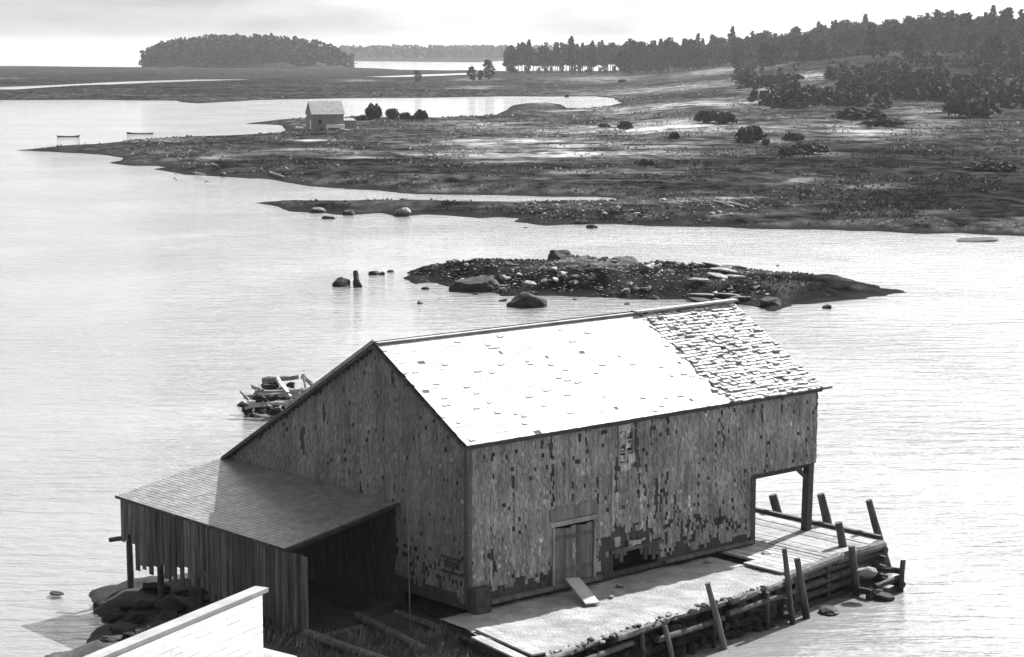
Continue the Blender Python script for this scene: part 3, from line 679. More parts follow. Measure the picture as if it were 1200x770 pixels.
for (a0, a1, dz) in ((-1.2, 2.4, .80), (3.4, 6.2, .70), (6.4, 9.5, .82)):
    mb.log((a0, edge_b(a0)-.16, dz), (a1, edge_b(a1)-.16, dz+.04), .09, .08, seed=a1)
mb.build('waling', M['pile'], wharf)
for a, h_ in ((2.9, 1.0), (5.7, 1.32), (8.2, 1.1)):
    mb = MB(); mb.log((a, edge_b(a)-.22, -.6), (a+rnd.uniform(-.25, .25), edge_b(a)-.16, h_), .07, .055, seed=a); mb.build('fender_stake', M['pile'], wharf)
# loose pale planks laid at the near end of the wharf
for i, (a0, b0, a1, b1, w2, lb) in enumerate([(-.80, -1.55, -1.15, -4.2, .42, 'pale wide plank laid across the near end of the gravel wharf'), (-1.28, -1.9, -1.6, -4.1, .30, 'second plank beside the wide plank, nearest the grass')]):
    mb = MB(); o_ = L(a0, b0, 1.32-.06*i)
    mb.beam((0, 0, 0), (a1-a0, b1-b0, -.03), w2, .05); ob = mb.build('loose_plank', M['gravel'] if 0 else M['deck'], None, o_, PHI); tag(ob, lb, 'plank')
# ramp board leaning from the door sill to the wharf
mb = MB(); mb.beam((0, 0, 0), (.55, 1.42, .33), .42, .045)
tag(mb.build('ramp_board', M['white'] if 0 else M['roof'], None, L(3.05, -1.72, 1.33), PHI), 'bleached board leaning from the door sill down onto the gravel', 'board')
# small stones lying on the wharf
for (px, py, s_, lb) in [(899, 651, .16, 'white stone at the far corner of the barn on the deck'), (830, 658, .12, 'small white stone on the shaded strip by the barn wall'), (727, 687, .10, 'little grey stone in the shade below the hatch'), (716, 700, .07, 'pebble between the ramp board and the wall shadow edge')]:
    P_ = at(px, py, 1.3); put_rock('stone', BOULD[0], P_+Vector((0, 0, s_*.3)), (s_*1.5, s_, s_*.7), lb, 'stone')

# ------------------------------------------------------------------ timber dock at the far end
dock = tag(empty('timber_dock', L(0, 0, 0), PHI), 'sunlit plank dock with gapped boards beneath the overhanging end of the barn', 'dock')
mb = MB(); a = 9.45
rnd = random.Random(11)
while a < 14.7:
    w2 = rnd.uniform(.2, .3); b0 = -2.95+(a-9.4)*.13+rnd.uniform(-.08, .08)
    b1 = 8.6 if a > L1+.1 else -.02
    if a < 9.75: b1 = -1.4
    mb.box((a, b0, 1.29+rnd.uniform(-.012, .012)), (a+w2-rnd.choice((.012, .02, .05)), b1-.01, 1.36+rnd.uniform(-.012, .012))); a += w2
mb.build('deck_plank', M['deck'], dock)
mb = MB(); mb.beam((14.86, -2.2, 1.36), (14.86, 8.6, 1.36), .16, .2); mb.build('end_curb', M['under'], dock)
mb = MB(); mb.log((9.5, -3.02, 1.22), (12.4, -2.6, 1.24), .15, .13, seed=2); mb.log((12.3, -2.55, 1.2), (14.8, -2.3, 1.2), .17, .15, seed=4); mb.build('curb_log', M['log'], dock)
mb = MB()
for b0 in (-2.2, -.6, 1.5, 4, 7): mb.beam((9.6 if b0 < -1 else 11.0, b0, 1.15), (14.9, b0, 1.15), .2, .22)
mb.build('stringer', M['under'], dock)
mb = MB()
for lv in range(4):
    z = .02+lv*.3
    mb.log((9.6, -2.75, z), (14.95, -2.15, z+.02), .12, .11, seed=lv)
    mb.log((14.75, -2.5, z+.15), (14.75, 3.8, z+.15), .12, .11, seed=lv+7)
    for a in (10.2, 11.9, 13.4): mb.log((a, -2.95+(a-9.5)*.12, z+.15), (a, 1.0, z+.15), .1, .1, rings=2, seed=a)
mb.build('crib_log', M['pile'], dock)
mb = MB(); mb.box((9.4, -2.3, -.9), (14.5, 7, 1.0)); mb.build('crib_fill', M['rock_dark'], dock)
# lower outer crib with boulders past the dock corner
crib = tag(empty('outer_crib', L(13.75, -3.0, 0), PHI), 'broken log crib at the water past the dock corner holding a pale boulder', 'crib')
mb = MB()
for (p, q, r_) in (((-.9, -.35, .06), (.8, -.2, .08), .10), ((.75, -.4, .2), (.7, .9, .2), .10), ((-.5, -.3, .34), (.85, -.15, .38), .09), ((.8, -.3, .58), (.72, 1.0, .52), .10), ((-.75, -.4, .2), (-.7, .8, .2), .1), ((.55, -.45, -.4), (.8, -.3, .95), .09)): mb.log(p, q, r_, r_*.85, seed=r_+q[2], rough=.4)
mb.build('crib_timber', M['pile'], crib)
put_rock('boulder', BOULD[1], at_b(1015, 670, -3.1), (.34, .26, .22), 'pale boulder lodged in the log crib at the dock corner', 'boulder')

# ------------------------------------------------------------------ piles
def at_b(px, py, b0):
    r = ray(px, py); C = Vector((-KX, -KY, CAMH)); t = (b0-C.dot(W))/r.dot(W); return Vector((0, 0, CAMH))+r*t
def pile(top, low, zlow, r, label, zend=-1.0, grp=None, m='pile', bp=None):
    B = at(low[0], low[1], zlow) if bp is None else at_b(low[0], low[1], bp); zlow = B.z; T = at_depth(top[0], top[1], B.y); d = T-B
    E_ = B-d*((zlow-zend)/max(d.z, .1)); mb = MB()
    mb.log((0, 0, 0), T-E_, r*1.12, r*.85, n=11, rings=9, rough=.25, seed=top[0]*.13)
    return tag(mb.build('mooring_pile', M[m], None, E_, 0), label, 'pile', grp or 'piles round the wharf and dock')
pile((906, 580), (911, 601), 1.3, .15, 'short dark pile seen through the opening under the barn overhang')
pile((962, 579), (970, 616), 1.3, .15, 'thick leaning pile just right of the overhang post')
pile((1018, 586), (1031, 634), 1.0, .13, 'tall leaning pile at the outer corner of the dock')
pile((982, 612), (988, 642), 1.3, .15, 'squat pile standing up through the front edge of the dock')
pile((998, 640), (1004, 700), .2, .12, 'wet pile below the dock front next to the boulder crib', bp=-2.75)
pile((919, 643), (927, 712), .05, .085, 'thin straight pile where the gravel wharf meets the dock', bp=-3.55)
pile((934, 654), (941, 697), .2, .11, 'stubby pile right behind the thin pile at the wharf end', bp=-3.35)
pile((829, 683), (846, 748), .05, .09, 'slim tilted pile with a pale flank against the wharf middle', m='log', bp=-3.95)
pile((779, 733), (791, 785), .0, .075, 'low pale stake by the wharf edge nearest the camera', m='log', bp=-4.1)
# thin pole standing before the gable
B = L(-1.7, .3, .3); T_ = at_depth(474, 470, B.y); mb = MB(); mb.log((0, 0, 0), T_-B, .02, .012, n=7, rings=8, seed=5)
tag(mb.build('upright_pole', M['log'], None, B, 0), 'thin upright pole standing before the gable wall of the barn', 'pole')
# low rocks along the wharf face and left shore
for (px, py, s_, dark, lb) in [(903, 722, .34, 0, 'grey rock in the shallows right of the slim tilted pile'), (972, 716, .30, 0, 'pale rock awash off the dock front'), (988, 694, .14, 0, 'tiny pale rock below the dock front'), (925, 718, .2, 1, 'dark stone at the foot of the thin pile'),
                               (1033, 700, .3, 1, 'dark rock at the foot of the corner crib'), (880, 716, .22, 1, 'dark rock under the gravel wharf edge'),
                               (770, 766, .35, 0, 'pale rock below the near wharf edge left of the stake'), (733, 772, .4, 0, 'grey rock under the wharf edge at the bottom of the view')]:
    P_ = at(px, py, .05); put_rock('rock', (BOULD_D if dark else BOULD)[random.randrange(3)], P_, (s_*1.3, s_, s_*.8), lb)
for i, (px, py, sx_, sz_, lb) in enumerate([(66, 695, .5, .10, 'flat dark rock awash farthest left of the lean-to'), (165, 700, 1.15, .5, 'big black rock in front of the lean-to posts'), (135, 722, .9, .35, 'dark ledge below the big black rock'), (215, 698, .8, .4, 'dark rock between the lean-to posts'),
                                            (130, 742, .8, .3, 'low dark rock above the white roof corner'), (190, 728, 1.0, .35, 'broad dark rock just above the white roof'), (250, 705, .8, .35, 'dark rock against the lean-to wall foot'), (118, 708, .4, .2, 'small dark rock at the tip of the ledge')]):
    P_ = at(px, py, .1); put_rock('rock', BOULD_D[i % 3], P_, (sx_*.62, sx_*.42, sz_*.62), lb)
rnd = random.Random(8)
for i in range(70):
    px, py = rnd.uniform(112, 330), rnd.uniform(684, 762); P_ = at(px, py, .45)
    zb = bankz(P_.x, P_.y)
    if zb < -.3 or (toL(P_)[0] > -3.0): continue
    s_ = .10+.38*rnd.random()**1.8
    put_rock('stone', BOULD_D[i % 3], Vector((P_.x, P_.y, zb+s_*.1)), (s_*1.4, s_, s_*.7), 'black weedy stone heaped on the shore before the lean-to wall', 'stone', 'black stones before the lean-to', (rnd.uniform(-.3, .3), rnd.uniform(-.3, .3), rnd.random()*6.28))
for (px, py, s_, lb) in [(280, 690, .33, 'white stone under the ragged boards of the lean-to'), (317, 688, .30, 'rounded white stone near the middle of the lean-to wall foot'), (262, 692, .2, 'smaller white stone left of its neighbour under the lean-to')]:
    P_ = L(-3.95, 5.2 if px < 300 else 4.2, .9) if 0 else at(px, py, .75); put_rock('stone', BOULD[2], P_, (s_, s_*.8, s_*.8), lb, 'stone')

# timbers on the bank before the lean-to opening
for (p, q, r_, lb) in [((358, 742), (455, 775), .13, 'pale log on the grass running from the lean-to corner to the bottom edge'), ((418, 722), (500, 762), .12, 'squared log behind the pale one before the dark opening'),
                       ((372, 748), (425, 735), .09, 'short dark log across the opening floor'), ((463, 718), (560, 752), .10, 'weathered log under the gable wall foot')]:
    A_ = at(*p, .95); B_ = at(*q, .95); mb = MB(); mb.log((0, 0, 0), B_-A_, r_, r_*.85, seed=p[0]); tag(mb.build('driftwood_log', M['log'], None, A_, 0), lb, 'log')
for i in range(18):
    px = random.uniform(430, 560); py = random.uniform(722, 770); s_ = random.uniform(.05, .14)
    P_ = at(px, py, .9); P_.z = bankz(P_.x, P_.y)+s_*.2; put_rock('stone', ROCKS[i % 7], P_, s_, 'small stone scattered on the bank below the gable wall', 'stone', 'stones on the bank')
# grass on the bank
mb = MB()
for i in range(9000):
    px = random.uniform(305, 600); py = random.uniform(735, 800); P_ = at(px, py, 1.0)
    if random.random() > .5+1.2*n2(P_.x*1.3, P_.y*1.3, 71): continue
    a, b0 = toL(P_)
    if (a > -1.7 and b0 < -1.0) or a > -.3: continue
    z = bankz(P_.x, P_.y)-.02; h = random.uniform(.12, .38); an = random.random()*6.28; w2 = random.uniform(.012, .03); lx, ly = random.gauss(.06, .08), random.gauss(0, .08)
    mb.quad([(P_.x-math.cos(an)*w2, P_.y-math.sin(an)*w2, z), (P_.x+math.cos(an)*w2, P_.y+math.sin(an)*w2, z), (P_.x+lx, P_.y+ly, z+h)])
tag(mb.build('bank_grass', M['grass']), 'rough grass on the bank before the barn', 'grass', kind='stuff')

# ------------------------------------------------------------------ white-roofed building at the bottom left
PK = at_depth(307, 690, 33.0)
rd = Vector((-1, -.78, 0)).normalized()        # ridge runs left and towards the camera
# solve ridge heading so that it passes through pixel (110, 772)
E2 = at(110, 772, PK.z)
rd = (E2-PK); rl = rd.length; rd = Vector((rd.x, rd.y, 0)).normalized()
fd = Vector((PK.x, PK.y, 0)).normalized()*-1     # rake comes straight towards the camera station
wb = tag(empty('white_roofed_building', Vector((PK.x, PK.y, bankz(PK.x, PK.y)))), 'near outbuilding of which only a bright white roof corner shows', 'building')
O_ = Vector((PK.x, PK.y, bankz(PK.x, PK.y)))
rel = lambda P_: P_-O_
sd = fd*6.0+Vector((0, 0, -1.6)); back = -fd*0+Vector((0, 0, 0))
A_ = PK; B_ = PK+rd*12; C_ = B_+sd; D_ = PK+sd
mb = MB(); th_ = Vector((0, 0, -.14))
mb.hexa([rel(p+th_) for p in (A_, B_, C_, D_)]+[rel(p) for p in (A_, B_, C_, D_)])
rf2 = mb.build('roof', M['white_roof'], wb)
nrm = (B_-A_).cross(D_-A_).normalized(); nrm = nrm if nrm.z > 0 else -nrm
mb = MB(); d1 = sd.normalized(); sl_ = sd.length
shingle_field(mb, rel(D_)+nrm*.002, rd, -d1, nrm, 12, sl_-.02, .22, (.18, .5), .004, .004, drop=.004, overlap=1.05)
mb.build('roof_shingles', M['white_roof'], rf2)
mb = MB(); mb.beam(rel(A_)+Vector((0, 0, .0)), rel(B_)+Vector((0, 0, .0)), .26, .07); mb.build('ridge_board', M['white_roof'], rf2)
mb = MB(); bk = Vector((rd.y, -rd.x, 0)); bk = bk if bk.y > 0 else -bk
mb.hexa([rel(p) for p in (A_+bk*.1+Vector((0, 0, -.3)), A_+bk*3+Vector((0, 0, -1.9)), B_+bk*3+Vector((0, 0, -1.9)), B_+bk*.1+Vector((0, 0, -.3)), A_+Vector((0, 0, -.10)), A_+bk*3.1+Vector((0, 0, -1.7)), B_+bk*3.1+Vector((0, 0, -1.7)), B_+Vector((0, 0, -.10)))])
mb.build('rear_roof', M['white_roof'], wb)
mb = MB()
q0 = A_+rd*.2+Vector((0, 0, -.25)); q1 = B_-rd*.2+Vector((0, 0, -.25)); q2 = C_-rd*.2-fd*.3+Vector((0, 0, -.2)); q3 = D_+rd*.2-fd*.3+Vector((0, 0, -.2))
mb.hexa([Vector((rel(q).x, rel(q).y, -1.5)) for q in (q0, q1, q2, q3)]+[rel(q) for q in (q0, q1, q2, q3)]); mb.build('wall', M['white'], wb)
# low porch roof showing as a pale strip right of it
PP = [at_depth(308, 759, 31.5), at_depth(348, 769, 31.3), at_depth(352, 800, 29.5), at_depth(306, 800, 29.5)]
mb = MB(); mb.hexa([rel(p+Vector((0, 0, -.1))) for p in PP]+[rel(p) for p in PP]); pr = mb.build('porch_roof', M['white_roof'], wb)
mb = MB(); zf = -1.5; mb.hexa([Vector((rel(p).x*.97, rel(p).y*.97, zf)) for p in PP]+[rel(p+Vector((0, 0, -.12))) for p in PP]); mb.build('porch_wall', M['white'], wb)

# ------------------------------------------------------------------ ruined crib off the barn's left
cr_o = at(330, 486, 0); cw = tag(empty('ruined_crib', cr_o, R(-4)), 'collapsed timber crib full of stones standing in the water left of the barn', 'crib')
mb = MB()
for (p, q, r_) in [((-1.5, -.75, .50), (.9, -.85, .78), .10), ((-.1, -.95, .72), (2.0, -.7, .55), .08), ((-1.45, 1.4, .80), (2.1, .9, .95), .11), ((-1.8, .5, .72), (.8, .2, .95), .10), ((.2, .1, .78), (2.4, .3, .98), .09),
                   ((-.9, 3.9, 1.05), (.5, -.3, .86), .10), ((.3, 4.2, 1.1), (1.9, .0, .98), .12), ((1.5, 3.6, .9), (3.0, .9, 1.0), .09), ((-1.6, 3.7, .98), (.1, 4.0, 1.1), .13), ((-1.9, 3.0, .8), (-1.0, .9, .95), .11), ((1.9, 4.2, 1.15), (4.1, 4.4, 1.0), .03), ((2.3, 3.4, 1.5), (3.3, 2.0, .95), .05), ((-1.3, -.2, .5), (-1.75, -.6, 1.15), .07), ((.9, 1.5, .8), (.7, 1.7, 1.5), .06)]:
    mb.log(p, q, r_, r_*.7, seed=q[0], rough=.7)
mb.build('crib_beam', M['wood'], cw)
mb = MB(); rnd = random.Random(5)
for i in range(150):
    x = rnd.uniform(-1.7, 2.2); y = rnd.uniform(-1.0, 4.0); z = rnd.uniform(-.2, .78)-.2*(y < -.7); s_ = rnd.uniform(.18, .38); me_ = ROCKS[rnd.randrange(7)]
    Mx = Matrix.Translation((x, y, z)) @ Matrix.Rotation(rnd.random()*6, 4, 'Z') @ Matrix.Diagonal((s_*1.2, s_, s_, 1)); mb.add([Mx @ v.co for v in me_.vertices], [tuple(p.vertices) for p in me_.polygons])
mb.build('stone_fill', M['rock_dark'], cw)
mb = MB()
for i in range(12):
    x = rnd.uniform(-1.5, 1.6); y = rnd.uniform(-1.0, 0); z = rnd.uniform(.35, .72); s_ = rnd.uniform(.09, .2); me_ = ROCKS[rnd.randrange(7)]
    Mx = Matrix.Translation((x, y, z)) @ Matrix.Rotation(rnd.random()*6, 4, 'Z') @ Matrix.Diagonal((s_*1.4, s_, s_*.7, 1)); mb.add([Mx @ v.co for v in me_.vertices], [tuple(p.vertices) for p in me_.polygons])
mb.build('pale_stone', M['rock'], cw)

# ------------------------------------------------------------------ islet, spit and shore rocks
for i, (px, py, w2, h2, dark, lb) in enumerate([
    (617, 352, 22, 17, 1, 'largest dark boulder in the water before the islet with a pale top'), (558, 334, 26, 16, 1, 'broad dark boulder on the near shore of the islet left part'), (401, 332, 11, 8, 1, 'rounded dark rock alone in the water left of the islet'),
    (579, 313, 7, 9, 1, 'square block of stone standing on the islet skyline'), (544, 311, 9, 6, 0, 'pale rock on the left crest of the islet'), (640, 312, 14, 9, 0, 'wide pale-topped rock on the islet crest'), (655, 318, 16, 9, 1, 'dark rock below the wide pale-topped one on the islet'),
    (523, 393, 11, 3, 0, 'flat pale rock awash behind the barn ridge'), (970, 360, 7, 3, 1, 'low dark rock off the near shore of the islet right end'), (471, 250, 11, 7, 0, 'rounded pale boulder on the near side of the long spit'), (385, 255, 7, 3, 1, 'dark flat rock in the water below the spit tip'), (373, 247, 8, 5, 0, 'grey rock on the spit near its tip'), (410, 250, 8, 4, 1, 'dark rock on the water edge of the spit'),
    (438, 320, 7, 4, 1, 'small dark rock between the leaning stump and the islet'), (448, 321, 4, 2.5, 1, 'tiny rock just left of the islet tip'), (458, 318, 4, 2, 1, 'lone pebble-like rock nearest the islet tip'), (498, 338, 5, 2, 1, 'flat dark rock just off the islet left tip'), (693, 266, 7, 3, 1, 'dark rock at the water edge under the rubble shore'), (905, 357, 14, 6, 1, 'dark weedy rock at the islet shore behind the barn ridge end'),
    (1146, 281, 25, 1.6, 1, 'long low dark rock awash off the right shore'), (620, 340, 9, 6, 0, 'pale stone leaning on the largest dark boulder'), (730, 318, 18, 8, 1, 'dark hump on the middle of the islet crest')]):
    P_ = at(px, py+h2*.4, 0); k_ = FPX/P_.y; base = landz(P_.x, P_.y)
    put_rock('boulder', (BOULD_D if dark else BOULD)[i % 3], Vector((P_.x, P_.y, max(base, -.05)+.1)), (w2/k_*1.15, w2/k_*.95, h2/k_*1.5), lb, 'boulder')
P_ = at(622, 344, .9)
# leaning stump by the lone rock
B = at(421, 336, 0); T_ = at_depth(416, 317, B.y); mb = MB(); mb.log((0, 0, -.5), T_-B, .34, .14, rings=6, rough=.5, seed=9); tag(mb.build('leaning_stump', M['rock_dark'], None, B, 0), 'dark leaning stump in the water beside the rounded lone rock', 'stump')
# rubble on the islet and on the spit: individual stones
rnd = random.Random(21); cnt = 0
def rubble(n, gen, lb, grp, smin, smax, mi=None):
    k = 0; tries = 0
    while k < n and tries < n*40:
        tries += 1; px, py = gen(); P_ = at(px, py, .4); z = landz(P_.x, P_.y)
        if z < .02 and rnd.random() > .12: continue
        s_ = smin+(smax-smin)*rnd.random()**2.2
        put_rock('stone', ROCKS[rnd.randrange(7)], Vector((P_.x, P_.y, max(z, -.05)+s_*.15)), (s_*rnd.uniform(1, 1.7), s_, s_*rnd.uniform(.6, 1)), lb, 'stone', grp, (rnd.uniform(-.3, .3), rnd.uniform(-.3, .3), rnd.random()*6.28)); k += 1
rubble(185, lambda: (480+rnd.betavariate(1.5, 1.7)*440, rnd.uniform(304, 350)), 'stone in the rubble strewn over the islet', 'stones on the islet', .12, .48)
rubble(70, lambda: (rnd.uniform(606, 880), rnd.uniform(237, 264)), 'stone in the rubble on the far shore end of the spit', 'stones on the spit shore', .15, .55)
rubble(14, lambda: (rnd.uniform(200, 360), rnd.uniform(194, 212)), 'pale stone on the near edge of the marsh point', 'stones on the marsh edge', .2, .7)
mb = MB()   # fine shingle and cobble between the stones
for i in range(2600):
    if i < 2000: px, py = 478+rnd.betavariate(1.3, 1.7)*470, rnd.uniform(306, 352)
    else: px, py = rnd.uniform(604, 900), rnd.uniform(238, 264)
    P_ = at(px, py, .4); z = landz1(P_.x, P_.y)
    if z < .03: continue
    s_ = rnd.uniform(.05, .17); me_ = PEB[rnd.randrange(4)]
    Mx = Matrix.Translation((P_.x, P_.y, z+s_*.1)) @ Matrix.Rotation(rnd.random()*6, 4, 'Z') @ Matrix.Diagonal((s_*1.4, s_, s_*.8, 1)); mb.add([Mx @ v.co for v in me_.vertices], [tuple(p.vertices) for p in me_.polygons])
tag(mb.build('cobbles', M['rubble']), 'small cobbles between the larger stones of the islet and spit', 'cobbles', kind='stuff')
# slabs and drift logs on the shores
for (px, py, ln_, r_, lb) in [(325, 205, 18, .14, 'long pale drift log on the marsh edge'), (235, 203, 12, .15, 'short white drift log at the marsh shore'), (252, 196, 7, .16, 'white driftwood block inland of the short log'), (865, 246, 26, .15, 'pale driftwood pole on the shore right of the spit channel'), (845, 243, 18, .12, 'shorter driftwood pole left of the long one by the channel'), (405, 155, 10, .3, 'white upturned skiff-like timber right of the small house'), (352, 151, 8, .5, 'white timber at the small house corner beside the cove')]:
    A_ = at(px-ln_/2, py-ln_*.12, .5); B_ = at(px+ln_/2, py+ln_*.10, .5); A_.z = max(landz(A_.x, A_.y), .2)+.2; B_.z = max(landz(B_.x, B_.y), .2)+.2
    mb = MB(); mb.log((0, 0, 0), B_-A_, r_, r_*.6, seed=px); tag(mb.build('driftwood', M['wood'], None, A_, 0), lb, 'driftwood')
for i in range(16):
    px, py = (rnd.uniform(820, 880), rnd.uniform(314, 344)); P_ = at(px, py, .7); z = landz(P_.x, P_.y)
    put_rock('slab', BOULD[i % 3], Vector((P_.x, P_.y, z+.15)), (rnd.uniform(.5, 1.1), rnd.uniform(.3, .5), .2), 'flat pale slab among the ledges on the middle of the islet', 'slab', 'pale ledge slabs of the islet', (rnd.uniform(-.2, .2), rnd.uniform(-.1, .2), R(-12)+rnd.uniform(-.2, .2)))

# ------------------------------------------------------------------ small house on the marsh
hp = at(366, 152, .7); hb = landz(hp.x, hp.y); hr = R(20)
house = tag(empty('small_house', Vector((hp.x, hp.y, hb)), hr), 'small grey shingled house with a bright roof on the marsh by the cove', 'house')
HL, HWd, HE, HR_ = 6.4, 4.6, 3.3, 5.6
mb = MB(); pp = [(0, 0), (HWd, 0), (HWd, HE), (HWd/2, HR_-.05), (0, HE)]
for a in (0, HL-.12):
    k_ = 5; mb.add([(a, p[0], p[1]-.0) for p in pp]+[(a+.12, p[0], p[1]) for p in pp], [(4, 3, 2, 1, 0), (5, 6, 7, 8, 9)]+[(i, (i+1) % 5, (i+1) % 5+5, i+5) for i in range(5)])
mb.box((.121, .005, 0), (HL-.121, .12, HE-.02)); mb.box((.121, HWd-.12, 0), (HL-.121, HWd-.005, HE-.02)); mb.build('wall', M['house'], house)
mb = MB()
for sgn in (0, 1):
    y0, y1 = ((-.25, HWd/2) if sgn == 0 else (HWd+.25, HWd/2)); z0, z1 = HE-.22, HR_
    mb.hexa([(-.2, y0, z0), (HL+.2, y0, z0), (HL+.2, y1, z1), (-.2, y1, z1), (-.2, y0, z0+.1), (HL+.2, y0, z0+.1), (HL+.2, y1, z1+.1), (-.2, y1, z1+.1)] if sgn == 0 else [(HL+.2, y0, z0), (-.2, y0, z0), (-.2, y1, z1), (HL+.2, y1, z1), (HL+.2, y0, z0+.1), (-.2, y0, z0+.1), (-.2, y1, z1+.1), (HL+.2, y1, z1+.1)])
mb.build('roof', M['roof'], house)
mb = MB(); mb.box((-.03, 1.0, 0), (-.002, 1.9, 2.0)); mb.build('door', M['white'], house)
mb = MB(); mb.box((1.2, -.03, 1.3), (1.9, .0, 2.1)); mb.build('window', M['black'], house)
mb = MB(); mb.box((2.6, -1.1, .5), (6.3, -.3, 1.15)); mb.box((2.7, -1.0, .0), (2.9, -.4, .5)); mb.box((6.0, -1.0, .0), (6.2, -.4, .5)); tag(mb.build('white_bench_stack', M['white'], None, Vector((hp.x, hp.y, hb)), hr), 'low white stack of boards against the small house long wall', 'lumber')
mb = MB(); mb.box((0, 0, 0), (3.2, 3.0, 1.5)); mb.hexa([(-.1, -.1, 1.5), (3.3, -.1, 1.5), (3.3, 3.1, 1.5), (-.1, 3.1, 1.5), (-.1, -.1, 1.6), (3.3, -.1, 1.6), (3.3, 3.1, 2.0), (-.1, 3.1, 2.0)]); 
hp2 = at(399, 150, .7); tag(mb.build('low_shed', M['house'], None, Vector((hp2.x, hp2.y, landz(hp2.x, hp2.y))), hr), 'low grey shed at the far end of the small house', 'shed')

# ------------------------------------------------------------------ boats
def boat(px, py, ln_, rz, lb):
    c = at(px, py, 0); t_ = tag(empty('rowing_boat', c, rz), lb, 'boat', 'boats moored off the marsh point')
    mb = MB(); ns_ = 13; prof = 7; I = []
    for shell, k_ in ((0, 1.0), (1, .9)):
        for i in range(ns_):
            s_ = i/(ns_-1)*2-1; w2 = ln_*.16*(1-abs(s_)**2.6)**.7*k_+.02; sh = .42+.28*s_*s_+(.12 if s_ > .8 else 0)
            for j in range(prof):
                q = j/(prof-1)*math.pi; mb.v.append((s_*ln_/2*(1 if shell == 0 else .96)*(1-.10*math.sin(q)), -math.cos(q)*w2, sh-math.sin(q)**.6*(sh+.1-(.08 if shell else 0))))
    off = ns_*prof
    for i in range(ns_-1):
        for j in range(prof-1):
            p = i*prof+j; mb.f.append((p, p+prof, p+prof+1, p+1)); mb.m.append(0); q = p+off; mb.f.append((q, q+1, q+prof+1, q+prof)); mb.m.append(0)
    mb.build('hull', M['boat'], t_, smooth=True)
    for x in (-ln_*.22, ln_*.1): mb = MB(); mb.box((x-.12, -ln_*.13, .3), (x+.12, ln_*.13, .34)); mb.build('thwart', M['trim'], t_)
    mb = MB(); mb.box((-ln_/2+.12, -ln_*.05, .30), (-ln_/2+.18, ln_*.05, .62)); mb.build('transom', M['boat'], t_)
    t_.scale = (1, 1, .5); t_.location.z = -.06; return t_
boat(80, 160.5, 4.4, R(3), 'small low rowing boat nearest the left edge of the view')
boat(164, 157, 5.6, R(170), 'longer rowing boat with a raised bow beside the marsh point')

# ------------------------------------------------------------------ vegetation
def leaf_blob(mb, c, r, n, size, rnd, flat=1.0):
    for _ in range(n):
        d = Vector((rnd.gauss(0, 1), rnd.gauss(0, 1), rnd.gauss(0, 1))).normalized(); rr = rnd.random()**.45
        p = Vector(c)+Vector((d.x*r*rr, d.y*r*rr, d.z*r*rr*flat)); s_ = size*rnd.uniform(.6, 1.3)
        a = Vector((rnd.gauss(0, 1), rnd.gauss(0, 1), rnd.gauss(0, 1))).normalized(); b_ = a.cross(Vector((rnd.gauss(0, 1), rnd.gauss(0, 1), rnd.gauss(0, 1)))).normalized()
        mb.quad([p-a*s_-b_*s_*.5, p+a*s_*.2-b_*s_, p+a*s_+b_*s_*.4, p-a*s_*.1+b_*s_])
def tree_proto(seed, h, style):
    rnd = random.Random(seed); t_ = empty('forest_tree', (0, 0, 0))
    mb = MB(); mb.log((0, 0, -1), (rnd.uniform(-.3, .3), 0, h*.9), h*.017, h*.004, n=6, rings=5, seed=seed)
    cr_ = MB(); base = h*(.16 if style == 'low' else .34)
    if style == 'spruce':
        base = h*.3
        for k in range(16):
            z = base+(h-base)*k/15; r = (h*.16)*(1-k/15.5)**.8*rnd.uniform(.75, 1.2)+.25
            for q in range(5):
                an = rnd.random()*6.28; leaf_blob(cr_, (math.cos(an)*r*.6, math.sin(an)*r*.6, z), r*.55+.2, 14, .42, rnd, .5)
    else:
        nb_ = 17 if style != 'low' else 20
        for k in range(nb_):
            f = (k+.5)/nb_; z = base+(h*.93-base)*f; R_ = h*(.25 if style != 'low' else .30)*math.sin(math.pi*(.18+.75*f))**.8; an = k*2.4+rnd.random(); rr = R_*rnd.uniform(.25, .85)
            c = (math.cos(an)*rr, math.sin(an)*rr, z); mb.log((0, 0, z*.75), c, h*.006, h*.002, n=5, rings=1)
            leaf_blob(cr_, c, h*rnd.uniform(.08, .13), 46, .55, rnd, .8)
    mb.build('trunk', M['bark'], t_); cr_.build('crown', M['leaf'] if seed % 2 else M['leaf2'], t_); return t_
protos = [tree_proto(1, 17, 'tall'), tree_proto(2, 18, 'tall'), tree_proto(3, 19, 'spruce'), tree_proto(4, 16, 'spruce'), tree_proto(5, 15, 'low'), tree_proto(6, 16, 'low')]
used = set(); rnd = random.Random(77)
def plant(kind, X, Y, sc, lb, grp):
    p = protos[kind]
    if kind in used: p = copy_tree(p)
    used.add(kind); p.location = (X, Y, landz(X, Y)-.1); p.rotation_euler = (0, 0, rnd.random()*6.28); p.scale = (sc*rnd.uniform(.9, 1.15), sc*rnd.uniform(.9, 1.15), sc); tag(p, lb, 'tree', grp); return p
